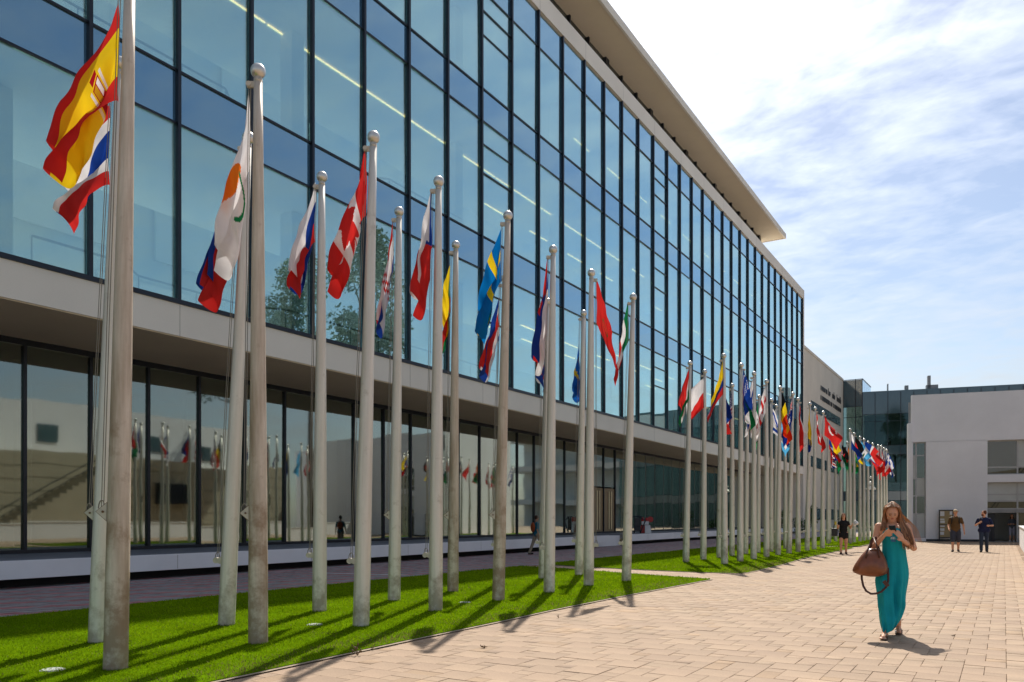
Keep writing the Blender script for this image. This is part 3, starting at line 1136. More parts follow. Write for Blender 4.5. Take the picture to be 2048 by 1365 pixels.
# ---- notice board in front of the white wall
t0, t1 = wall_t(1877.5, -0.35), wall_t(1907, -0.35)
pb = WO + NRM * 0.35 + DIR * t0
nb_ = thing('notice_board', 'tall black-framed notice board with pinned papers against the white wall', 'notice board', (pb.x, pb.y, 0), math.atan2(DIR.y, DIR.x))
w = t1 - t0
zb0, zb1 = 0.22, 2.02
for xa, xb, za, zb in ((0, 0.06, 0, zb1), (w - 0.06, w, 0, zb1), (0.06, w - 0.06, zb1 - 0.06, zb1), (0.06, w - 0.06, zb0, zb0 + 0.06), (0.06, w - .06, 1.05, 1.09)):
    MB().box(xa, xb, -0.03, 0.03, za, zb).build('frame', DARK, nb_)
MB().box(0.06, w - 0.06, 0.0, 0.02, zb0 + .06, zb1 - .06).build('panel', mat('cork_tan', (0.36, 0.27, 0.14), 0.8, var=0.1), nb_)
PAP = mat('paper', (0.7, 0.7, 0.7), 0.8, var=0.05)
for (xa, za, pw, ph) in ((0.08, 1.62, .24, .30), (0.08, 1.36, .24, .1), (0.08, 1.18, .26, .15), (0.08, .93, .26, .09), (0.08, .68, .24, .16), (0.08, .42, .22, .2), (.62, 1.7, .2, .22), (.66, 1.3, .2, .3), (.64, .5, .22, .34)):
    MB().box(xa, xa + pw, -0.008, -0.002, za, za + ph).build('paper', PAP, nb_)

# ---- low white wall along the right edge
lw_ = thing('low_wall', 'low white parapet wall running along the right edge of the plaza', 'wall', (0.72, 20, 0))
MB().box(0, 0.4, -2, 33.4, -0.1, 1.0).build('wall', WHITE, lw_)
MB().box(-0.03, 0.44, -2, 33.43, 1.0, 1.07).build('coping', mat('coping_white', (0.72, 0.72, 0.72), 0.7, var=0.05), lw_, bevel=0.008)

# ================================================================== OPPOSITE SIDE (seen in the reflections)
ob = thing('opposite_building', 'sand-coloured stone building with an outside stair, mirrored in the ground-floor glass', 'building', (13, 20, 0))
MB().box(0, 4, 2, 36, -0.2, 6.2).build('wall', SANDW, ob)
MB().box(4, 22, -10, 36, -0.2, 10.5).build('upper_block', WHITE, ob)
for q in range(6):
    MB().box(3.93, 4.02, 4 + q * 5, 5.6 + q * 5, 7.2, 8.6).build('window', wframe, ob)
st = MB()
for q in range(18):
    st.box(-1.9, -0.02, 8 + q * 0.5, 8.5 + q * 0.5, -0.1, 0.3 + q * 0.3)
st.build('stair', SANDW, ob)
r = MB()
r.tube([(-1.9, 8, 1.4), (-1.9, 17, 6.7)], 0.05, 6)
r.tube([(-1.9, 8, 0.9), (-1.9, 17, 6.2)], 0.04, 6)
r.build('handrail', DARK, ob)
MB().box(-0.5, 0, 22, 25, 2.5, 4.2).build('doorway', DARK, ob)
for q in range(5):
    MB().box(-0.02, 0.0, 2.2 + q * 0.01, 35.9, 1.2 + q, 1.23 + q).build('joint', mat('joint_dark', (0.25, 0.22, 0.16), 0.9), ob)

LEAF = mat('leaf', None, 0.6, var=0.1, attr=True, trans=0.25)
BARK = mat('bark', (0.14, 0.10, 0.07), 0.9, var=0.3, vs=5, bump=0.5, bs=20)


def leaves_mesh(centres, n, size, c0, c1, seed):
    r = np.random.default_rng(seed)
    cen = np.array([c[:3] for c in centres])
    rad = np.array([c[3] for c in centres])
    pick = r.choice(len(centres), n, p=rad ** 2 / (rad ** 2).sum())
    d = r.normal(0, 1, (n, 3))
    d /= np.linalg.norm(d, axis=1)[:, None]
    p = cen[pick] + d * (rad[pick] * r.uniform(0.35, 1.05, n))[:, None]
    a = r.normal(0, 1, (n, 3))
    a /= np.linalg.norm(a, axis=1)[:, None]
    b = np.cross(a, r.normal(0, 1, (n, 3)))
    b /= np.linalg.norm(b, axis=1)[:, None]
    s = size * r.uniform(0.6, 1.4, n)[:, None]
    V = np.stack([p - a * s, p + b * s * 0.45, p + a * s, p - b * s * 0.45], 1)
    F = (np.arange(n)[:, None] * 4 + np.arange(4)[None, :]).ravel()
    t = r.uniform(0, 1, (n, 1))
    cols = np.array(c0) * (1 - t) + np.array(c1) * t
    return bigmesh('crown', V.reshape(-1, 3), F, 4, LEAF, cols)


def tree(label, x, y, h, spread, seed):
    r = random.Random(seed)
    t = thing('tree', label, 'tree', (x, y, 0), 0, 'trees mirrored in the glass')
    tr = MB()
    tr.tube([(0, 0, -0.1), (0.1, 0.05, h * .3), (-0.1, 0.1, h * .6), (0.1, 0, h * .9)], [0.32, 0.26, 0.17, 0.05], 9)
    cs = []
    for q in range(16):
        z = h * r.uniform(0.62, 0.98)
        a = r.uniform(0, 6.28)
        rr = spread * r.uniform(0.2, 1) * (1.15 - z / h) * 1.6
        c = (math.cos(a) * rr, math.sin(a) * rr, z, spread * r.uniform(0.22, 0.42))
        cs.append(c)
        tr.tube([(0, 0, z * 0.82), (c[0] * .5, c[1] * .5, z * .86), (c[0], c[1], z)], [0.1, 0.07, 0.02], 6)
    tr.build('trunk', BARK, t)
    link('crown', leaves_mesh(cs, 7000, 0.22, (0.03, 0.055, 0.015), (0.10, 0.13, 0.045), seed), t)


tree('tall loose olive-green tree mirrored in the upper glass', 9.0, 55.5, 28, 5.0, 31)
tree('shorter dense tree mirrored low in the upper glass', 21.0, 57.0, 27, 6.5, 32)


def shrub(label, x, y, z, h, w, seed, n=900, group=None):
    t = thing('shrub', label, 'shrub', (x, y, z), 0, group)
    r = random.Random(seed)
    m = MB()
    cs = []
    for q in range(7):
        a = r.uniform(0, 6.28)
        c = (math.cos(a) * w * r.uniform(.1, .6), math.sin(a) * w * r.uniform(.1, .6), h * r.uniform(.35, .85), w * r.uniform(.35, .55))
        cs.append(c)
        m.tube([(0, 0, 0), (c[0] * .6, c[1] * .6, c[2] * .6), c[:3]], [0.03, 0.02, 0.006], 5)
    m.build('stem', BARK, t)
    link('foliage', leaves_mesh(cs, n, 0.09, (0.03, 0.07, 0.015), (0.09, 0.17, 0.04), seed), t)


shrub('rounded green shrub on the plinth at the far end of the glass front', -19.3, 82.5, -0.2, 2.6, 1.3, 41)
shrub('dark climbing shrub at the foot of the cream wing', -20.2, 104, -0.22, 3.6, 1.2, 42)
shrub('low green bush behind the far flagpoles near the plinth end', -19.0, 92.0, -0.2, 1.9, 1.4, 43)


# ================================================================== FLAGPOLES AND FLAGS
RV = Vector((CT, ST, 0))           # picture right
FV = Vector((-ST, CT, 0))          # into the picture
STEEL = mat('weathered_steel', (0.62, 0.57, 0.49), 0.42, 0.3, var=0.12, vs=1.6, stretch=(5, 5, 0.22), bump=0.02, bs=25, fine=0.015, col2=(0.78, 0.74, 0.67))
STEEL2 = mat('stained_steel', (0.42, 0.315, 0.215), 0.55, 0.15, var=0.2, vs=1.5, stretch=(4, 4, 0.35), bump=0.02, bs=25, fine=0.02, col2=(0.72, 0.64, 0.54))


def add_dirt(m, dirt, height):
    """rust and soil splashed irregularly up the foot of the shaft, and a few blotches higher up"""
    nt = m.node_tree
    p = nt.nodes['Principled BSDF']
    src = p.inputs['Base Color'].links[0].from_socket
    tcn = nt.nodes.new('ShaderNodeTexCoord')
    sp_ = nt.nodes.new('ShaderNodeSeparateXYZ')
    oi = nt.nodes.new('ShaderNodeObjectInfo')
    va = nt.nodes.new('ShaderNodeVectorMath')
    va.operation = 'ADD'
    cx_ = nt.nodes.new('ShaderNodeCombineXYZ')
    ml = nt.nodes.new('ShaderNodeMath')
    ml.operation = 'MULTIPLY'
    ml.inputs[1].default_value = 40.0
    nt.links.new(oi.outputs['Random'], ml.inputs[0])
    for q in range(3):
        nt.links.new(ml.outputs[0], cx_.inputs[q])
    nt.links.new(tcn.outputs['Object'], sp_.inputs[0])
    nt.links.new(tcn.outputs['Object'], va.inputs[0])
    nt.links.new(cx_.outputs[0], va.inputs[1])
    n = nt.nodes.new('ShaderNodeTexNoise')
    n.inputs['Scale'].default_value = 3.2
    n.inputs['Detail'].default_value = 7
    n.inputs['Roughness'].default_value = 0.7
    nt.links.new(va.outputs[0], n.inputs['Vector'])
    g_ = nt.nodes.new('ShaderNodeMapRange')
    g_.inputs['From Min'].default_value = 0.0
    g_.inputs['From Max'].default_value = height
    g_.inputs['To Min'].default_value = 0.20
    g_.inputs['To Max'].default_value = -0.06
    nt.links.new(sp_.outputs[2], g_.inputs['Value'])
    ad = nt.nodes.new('ShaderNodeMath')
    ad.operation = 'ADD'
    nt.links.new(n.outputs[0], ad.inputs[0])
    nt.links.new(g_.outputs[0], ad.inputs[1])
    r_ = nt.nodes.new('ShaderNodeMapRange')
    r_.inputs['From Min'].default_value = 0.54
    r_.inputs['From Max'].default_value = 0.72
    r_.inputs['To Max'].default_value = 0.75
    nt.links.new(ad.outputs[0], r_.inputs['Value'])
    mx = nt.nodes.new('ShaderNodeMix')
    mx.data_type = 'RGBA'
    mx.inputs[7].default_value = (*dirt, 1)
    nt.links.new(r_.outputs[0], mx.inputs[0])
    nt.links.new(src, mx.inputs[6])
    nt.links.new(mx.outputs[2], p.inputs['Base Color'])


add_dirt(STEEL, (0.30, 0.24, 0.17), 0.9)
add_dirt(STEEL2, (0.24, 0.15, 0.08), 2.6)
BALLM = mat('ball_steel', (0.62, 0.60, 0.56), 0.3, 0.7, var=0.1, vs=8)
PLATE = mat('cleat_cream', (0.55, 0.50, 0.42), 0.6, 0.1, var=0.12, vs=15)
RUST = mat('rust_edge', (0.16, 0.09, 0.05), 0.8, var=0.2, vs=20)
ROPE = mat('halyard_rope', (0.22, 0.20, 0.17), 0.9)
CLOTH = mat('flag_cloth', None, 0.75, var=0.03, vs=6, attr=True, trans=0.42, spec=0.2)
col = lambda *c: np.array(srgb(*c))
W_, R_, B_, Y_, GR_, K_ = col(232, 228, 230), col(206, 44, 42), col(26, 62, 148), col(240, 204, 30), col(22, 128, 76), col(20, 20, 22)
OR_, LB_, NV_, DR_ = col(238, 120, 30), col(90, 180, 230), col(16, 28, 96), col(170, 20, 34)


def hstripes(cols, ws=None):
    ws = ws or [1] * len(cols)
    ed = np.cumsum(ws) / sum(ws)

    def f(u, v):
        k = np.minimum(np.searchsorted(ed, v), len(cols) - 1)
        return np.array(cols)[k]
    return f


def vstripes(cols, ws=None):
    h = hstripes(cols, ws)
    return lambda u, v: h(v, u)


def over(base_f, test, c):
    def f(u, v):
        o = base_f(u, v).copy()
        o[test(u, v)] = c
        return o
    return f


def plain(c):
    return lambda u, v: np.tile(c, (len(u), 1))


def disc(cu_, cv_, r, asp=1.5):
    return lambda u, v: ((u - cu_) * asp) ** 2 + (v - cv_) ** 2 < r * r


def rect(u0, u1, v0, v1):
    return lambda u, v: (u > u0) & (u < u1) & (v > v0) & (v < v1)


def nordic(fc, cc, cu_=0.36, w=0.09):
    return over(plain(fc), lambda u, v: (np.abs(u - cu_) < w * .7) | (np.abs(v - .5) < w), cc)


def star(cu_, cv_, r, n=5, asp=1.5, inner=0.42):
    def f(u, v):
        x, y_ = (u - cu_) * asp, v - cv_
        a = np.arctan2(x, -y_)
        d = np.hypot(x, y_)
        t = np.abs(((a / (2 * np.pi) * n) % 1) - 0.5) * 2
        return d < r * (inner + (1 - inner) * t ** 1.3)
    return f


def wedge(c, base_f, depth=0.42):
    return over(base_f, lambda u, v: u < depth * (1 - np.abs(v - .5) * 2), c)


def jack(u0, u1, v0, v1, base_f):
    def f(u, v):
        o = base_f(u, v).copy()
        m = (u >= u0) & (u <= u1) & (v >= v0) & (v <= v1)
        a, b = (u - u0) / (u1 - u0), (v - v0) / (v1 - v0)
        o[m] = NV_
        dg = np.minimum(np.abs(a - b), np.abs(a + b - 1))
        o[m & (dg < .13)] = W_
        o[m & (dg < .05)] = R_
        cr = np.minimum(np.abs(a - .5) * 1.6, np.abs(b - .5))
        o[m & (cr < .17)] = W_
        o[m & (cr < .10)] = R_
        return o
    return f


def spain():
    f = hstripes([R_, Y_, R_], [1, 2, 1])
    f = over(f, rect(.27, .30, .38, .64), W_)
    f = over(f, rect(.46, .49, .38, .64), W_)
    f = over(f, lambda u, v: rect(.315, .445, .40, .60)(u, v) | disc(.38, .60, .09)(u, v), DR_)
    f = over(f, rect(.325, .375, .41, .50), W_)
    f = over(f, rect(.385, .435, .41, .50), col(200, 150, 30))
    f = over(f, rect(.325, .375, .52, .60), col(200, 150, 30))
    f = over(f, rect(.33, .43, .33, .385), DR_)
    return f


def cyprus():
    f = plain(W_)
    f = over(f, lambda u, v: (((u - .5) * 1.5 + (v - .45) * .7) / .26) ** 2 + ((v - .42 + (u - .5) * .5) / .12) ** 2 < 1, OR_)
    f = over(f, lambda u, v: (np.abs(np.hypot((u - .5) * 1.5, v - .42) - .30) < .02) & (v > .58), GR_)
    return f


def canada():
    f = vstripes([R_, W_, R_], [1, 2, 1])
    return over(f, lambda u, v: star(.5, .48, .33, 7, 1.5, .55)(u, v) | rect(.49, .51, .5, .88)(u, v), R_)


def croatia():
    f = hstripes([R_, W_, B_])
    f = over(f, rect(.40, .60, .22, .30), LB_)

    def chk(u, v):
        o = f(u, v).copy()
        m = (u > .39) & (u < .61) & (v > .30) & (v < .72 - np.abs(u - .5) * .5)
        a = (np.floor((u - .39) / .044) + np.floor((v - .30) / .075)).astype(int) % 2
        o[m] = np.where((a == 0)[:, None], R_, W_)[m]
        return o
    return chk


def serbia():
    f = hstripes([R_, B_, W_])
    f = over(f, lambda u, v: rect(.28, .46, .22, .62)(u, v), R_)
    f = over(f, star(.37, .42, .15, 4), W_)
    return over(f, rect(.31, .43, .12, .22), Y_)


def mexico():
    f = vstripes([GR_ * .8, W_, R_])
    f = over(f, lambda u, v: np.abs(np.hypot((u - .5) * 1.5, v - .52) - .16) < .03, col(60, 90, 40))
    return over(f, disc(.5, .46, .12), col(110, 74, 40))


def usa():
    def f(u, v):
        k = np.floor(v * 13).astype(int)
        o = np.where((k % 2 == 0)[:, None], DR_, W_)
        m = (u < .42) & (v < 7 / 13)
        o[m] = NV_
        a, b = (u / .42 * 6) % 1 - .5, (v / (7 / 13) * 5) % 1 - .5
        o[m & (np.hypot(a, b) < .26)] = W_
        return o
    return f


def uzbek():
    f = hstripes([B_, R_, W_, R_, GR_], [30, 2, 30, 2, 30])
    f = over(f, disc(.14, .16, .11), W_)
    f = over(f, disc(.165, .16, .095), B_)
    return over(f, lambda u, v: (v < .28) & (u > .24) & (u < .5) & (np.hypot((u * 20) % 1 - .5, (v * 11) % 1 - .5) < .25), W_)


def georgia():
    f = over(plain(W_), lambda u, v: (np.abs(u - .5) < .065) | (np.abs(v - .5) < .1), R_)
    for a in (.24, .76):
        for b in (.24, .76):
            f = over(f, lambda u, v, a=a, b=b: ((np.abs(u - a) < .025) & (np.abs(v - b) < .11)) | ((np.abs(u - a) < .075) & (np.abs(v - b) < .04)), R_)
    return f


def israel():
    f = hstripes([W_, B_, W_, B_, W_], [8, 12, 50, 12, 8])

    def g_(u, v):
        x, y_ = (u - .5) * 1.5, v - .5
        r = 0
        e = []
        for s in (1, -1):
            d = np.maximum.reduce([s * y_ - .09, -s * y_ * .5 + x * .866 - .09, -s * y_ * .5 - x * .866 - .09])
            e.append(np.abs(d) < .018)
        return e[0] | e[1]
    return over(f, g_, B_)


def australia():
    f = jack(0, .5, 0, .5, plain(col(10, 40, 120)))
    for a, b, r in ((.25, .75, .13), (.75, .2, .06), (.75, .8, .06), (.64, .45, .06), (.86, .4, .06), (.8, .55, .04)):
        f = over(f, star(a, b, r, 7), W_)
    return f


def turkey():
    f = over(plain(R_), disc(.36, .5, .26), W_)
    f = over(f, disc(.405, .5, .21), R_)
    return over(f, star(.57, .5, .13), W_)


def venezuela():
    f = hstripes([Y_, B_, R_])
    return over(f, lambda u, v: (np.abs(np.hypot((u - .5) * 1.5, v - .62) - .2) < .03) & (v < .6), W_)


def india():
    f = hstripes([OR_, W_, GR_])
    return over(f, lambda u, v: np.abs(np.hypot((u - .5) * 1.5, v - .5) - .12) < .03, B_)


def kenya():
    f = hstripes([K_, W_, R_, W_, GR_ * .6], [6, 1, 6, 1, 6])
    return over(f, lambda u, v: ((u - .5) / .09) ** 2 + ((v - .5) / .36) ** 2 < 1, R_)


def brazil():
    f = over(plain(GR_), lambda u, v: np.abs(u - .5) / .42 + np.abs(v - .5) / .4 < 1, Y_)
    return over(f, disc(.5, .5, .22), B_)


def guatemala():
    return over(vstripes([LB_, W_, LB_]), disc(.5, .5, .1), col(80, 110, 50))


def dominican():
    f = over(plain(B_), lambda u, v: (u < .5) ^ (v < .5), R_)
    f = over(f, lambda u, v: (np.abs(u - .5) < .07) | (np.abs(v - .5) < .1), W_)
    return over(f, disc(.5, .5, .07), col(40, 110, 60))


def china():
    f = over(plain(R_), star(.17, .25, .16), Y_)
    for a, b in ((.33, .1), (.4, .2), (.4, .35), (.33, .45)):
        f = over(f, star(a, b, .05), Y_)
    return f


def greece():
    f = hstripes([B_, W_] * 4 + [B_])
    f = over(f, rect(-1, .37, -1, 5 / 9), B_)
    return over(f, lambda u, v: (u < .37) & (v < 5 / 9) & ((np.abs(u - .185) < .037) | (np.abs(v - 2.5 / 9) < .055)), W_)


def sunburst():
    f = hstripes([LB_, W_, LB_])
    return over(f, disc(.5, .5, .12), Y_)


FL = dict(
    spain=spain(), thailand=hstripes([R_, W_, B_, W_, R_], [1, 1, 2, 1, 1]), liecht=hstripes([B_, R_]), cyprus=cyprus(),
    slovenia=hstripes([W_, B_, R_]), canada=canada(), croatia=croatia(), czech=wedge(B_, hstripes([W_, R_])),
    lithuania=hstripes([Y_, GR_, R_]), sweden=nordic(col(0, 110, 185), Y_), costarica=hstripes([B_, W_, R_, W_, B_], [1, 1, 2, 1, 1]),
    serbia=serbia(), redflag=over(plain(R_), lambda u, v: np.abs(np.hypot((u - .5) * 1.5, v - .5) - .15) < .02, col(10, 90, 50)),
    ukblue=over(plain(col(20, 100, 190)), star(.5, .5, .2, 12), Y_), mexico=mexico(), hungary=hstripes([R_, W_, GR_]), poland=hstripes([W_, R_]),
    colombia=hstripes([Y_, B_, R_], [2, 1, 1]), usa=usa(), uzbek=uzbek(), japan=over(plain(W_), disc(.5, .5, .3), R_), finland=nordic(W_, B_),
    nigeria=vstripes([GR_, W_, GR_]), georgia=georgia(), israel=israel(), belgium=vstripes([K_, Y_, col(232, 60, 24)]), australia=australia(),
    newz=jack(0, .5, 0, .5, plain(col(14, 60, 150))), austria=hstripes([R_, W_, R_]), argentina=sunburst(), ukraine=hstripes([Y_, B_]),
    denmark=nordic(R_, W_), turkey=turkey(), venezuela=venezuela(), uk=jack(0, 1, 0, 1, plain(NV_)), india=india(), kenya=kenya(),
    spainish=hstripes([OR_, Y_, GR_]), panama=hstripes([W_, B_]), germany=hstripes([K_, R_, Y_]), guatemala=guatemala(), dominican=dominican(),
    china=china(), brazil=brazil(), italy=vstripes([GR_, W_, R_]), norway=over(nordic(R_, W_, .36, .13), lambda u, v: (np.abs(u - .36) < .045) | (np.abs(v - .5) < .06), NV_),
    dutch=hstripes([R_, W_, B_]), greece=greece(), france=vstripes([B_, W_, R_]), peru=vstripes([R_, W_, R_]))


def make_flag(top, key, dx, dy, L=1.5, H=0.95, g=0.62, nf=1.7, amp=0.115, ph=0.0, res=(60, 40), depth=0.0, right=False, curl=0.0):
    nu, nv = res
    u = np.linspace(0, 1, nu + 1)
    v = np.linspace(0, 1, nv + 1)
    U, Vv = np.meshgrid(u, v, indexing='ij')
    dy = dy * 1.05
    drop = max(0.2, dy - H * (1 - g))
    sp = (1 - g * U ** 0.7)
    # gathered limp cloth: hangs from its top corner, the rest falls in soft pleats
    x = 0.92 * dx * U ** 0.95 + 0.02 * np.sin(3.0 * Vv + ph) * np.sin(np.pi * Vv)
    z = -drop * U ** 1.02 - Vv * H * sp - 0.10 * U * np.cos(2 * np.pi * nf * Vv + ph) * (U > 0)
    w = np.clip(U * 3.0, 0, 1) * (0.35 + 0.65 * np.clip(U * 1.4, 0, 1))
    fold = np.sin(2 * np.pi * nf * Vv + ph + 1.9 * U) + 0.35 * np.sin(2 * np.pi * nf * 2.3 * Vv + 2 * ph - 2.5 * U)
    y_ = amp * fold * w + depth * U
    x = x + amp * 0.75 * np.sin(2 * np.pi * nf * Vv + ph + 1.2 + 1.1 * U) * w * np.sign(dx if dx else 1) * -1
    x = x + 0.012 * np.sin(17 * U + 9 * Vv + ph) * w
    y_ = y_ + 0.012 * np.sin(23 * U - 7 * Vv + ph) * w
    if curl:
        x = x + curl * np.clip(U - 0.55, 0, 1) ** 1.5 * (Vv - 0.3)
    P = (np.array(RV)[None, None, :] * x[..., None] + np.array(FV)[None, None, :] * y_[..., None] + np.array([0, 0, 1.0]) * z[..., None])
    idx = np.arange((nu + 1) * (nv + 1)).reshape(nu + 1, nv + 1)
    F = np.stack([idx[:-1, :-1], idx[1:, :-1], idx[1:, 1:], idx[:-1, 1:]], -1).reshape(-1)
    cu_, cv_ = (U[:-1, :-1] + U[1:, 1:]) / 2, (Vv[:-1, :-1] + Vv[1:, 1:]) / 2
    cols = FL[key](cu_.ravel(), cv_.ravel())
    me = bigmesh('flag', P.reshape(-1, 3), F, 4, CLOTH, cols)
    me.polygons.foreach_set('use_smooth', np.ones(len(me.polygons), bool))
    return me


shaft_cache = {}


def pole_parts(root, h, cleat, stained, hi, hz, flagside=-1):
    key = (round(h, 2), stained, hi)
    if key not in shaft_cache:
        zs = [0, 0.02, h * .12, h * .3, h * .5, h * .7, h * .85, h - .17]
        rs = [0.112, 0.11, 0.108, 0.098, 0.085, 0.07, 0.058, 0.048]
        shaft_cache[key] = MB().tube([(0, 0, z) for z in zs], rs, 28 if hi else 14).mesh('shaft', STEEL2 if stained else STEEL, True)
    link('shaft', shaft_cache[key], root)
    fk = ('finial', hi)
    if fk not in shaft_cache:
        m = MB()
        m.ball((0, 0, 0), 0.085, 20 if hi else 12, 12 if hi else 8)
        m.tube([(0, 0, -0.13), (0, 0, -0.06)], [0.05, 0.045], 14)
        shaft_cache[fk] = m.mesh('ball_finial', BALLM, True)
    link('ball_finial', shaft_cache[fk], root, (0, 0, h - 0.085))
    # pulley bracket and rope on the flag side
    s = RV * flagside
    t = FV
    m = MB()
    c = s * 0.075 + Vector((0, 0, h - 0.24))
    m.obox(c, s, t, (0, 0, 1), 0.05, 0.012, 0.035)
    m.tube([c + s * 0.03 - t * 0.03, c + s * 0.03 + t * 0.03], 0.03, 10)
    m.build('pulley', PLATE, root)
    rr = 0.10
    if cleat == 'tri':
        zc_ = 1.5
        rp = 0.105
        poly = [(0.0, -0.085), (0.0, 0.085), (0.10, 0.0)]
        for (nm, mm, th, sc_) in (('cleat_plate', PLATE, 0.016, 1.0), ('cleat_edge', RUST, 0.010, 1.14)):
            m = MB()
            vs = []
            for sd in (-1, 1):
                for (a, b) in poly:
                    a2, b2 = (a - .035) * sc_ + .035, b * sc_
                    vs.append(s * (rp * 0.9 + a2) + Vector((0, 0, zc_ + b2)) - t * (0.03 + sd * th))
            m.add(vs, [(0, 1, 2), (5, 4, 3), (0, 3, 4, 1), (1, 4, 5, 2), (2, 5, 3, 0)])
            m.build(nm, mm, root)
        m = MB()
        m.ball(s * (rp * .9 + .035) + Vector((0, 0, zc_)) - t * 0.05, 0.012, 8, 6)
        m.build('bolt', RUST, root)
    else:
        zc_ = 0.87
        m = MB()
        m.tube([s * 0.10 - t * .06 + Vector((0, 0, zc_)), s * 0.10 + t * .0 + Vector((0, 0, zc_))], 0.045, 12)
        m.tube([s * 0.165 - t * .05 + Vector((0, 0, zc_)), s * 0.165 + Vector((0, 0, zc_))], 0.04, 12)
        m.build('cleat', PLATE, root)
    if hi or hz < 30:
        m = MB()
        for off, sg in ((0.0, 0), (0.022, 1)):
            a = s * (0.135 + off) + Vector((0, 0, zc_ + 0.03)) - t * .02
            mid = s * (0.118 + off) + Vector((0, 0, h * .5)) - t * .02
            b = s * (0.085 + off) + Vector((0, 0, h - 0.25)) - t * .0
            m.tube([a, a * 0.7 + mid * .3, mid, b], 0.0045, 5)
        m.tube([s * (0.15 + 0.03 * math.cos(q)) + Vector((0, 0, zc_ + 0.03 + 0.08 * math.sin(q))) - t * .03 for q in np.linspace(0, 3.14, 7)], 0.006, 5)
        m.build('halyard', ROPE, root)


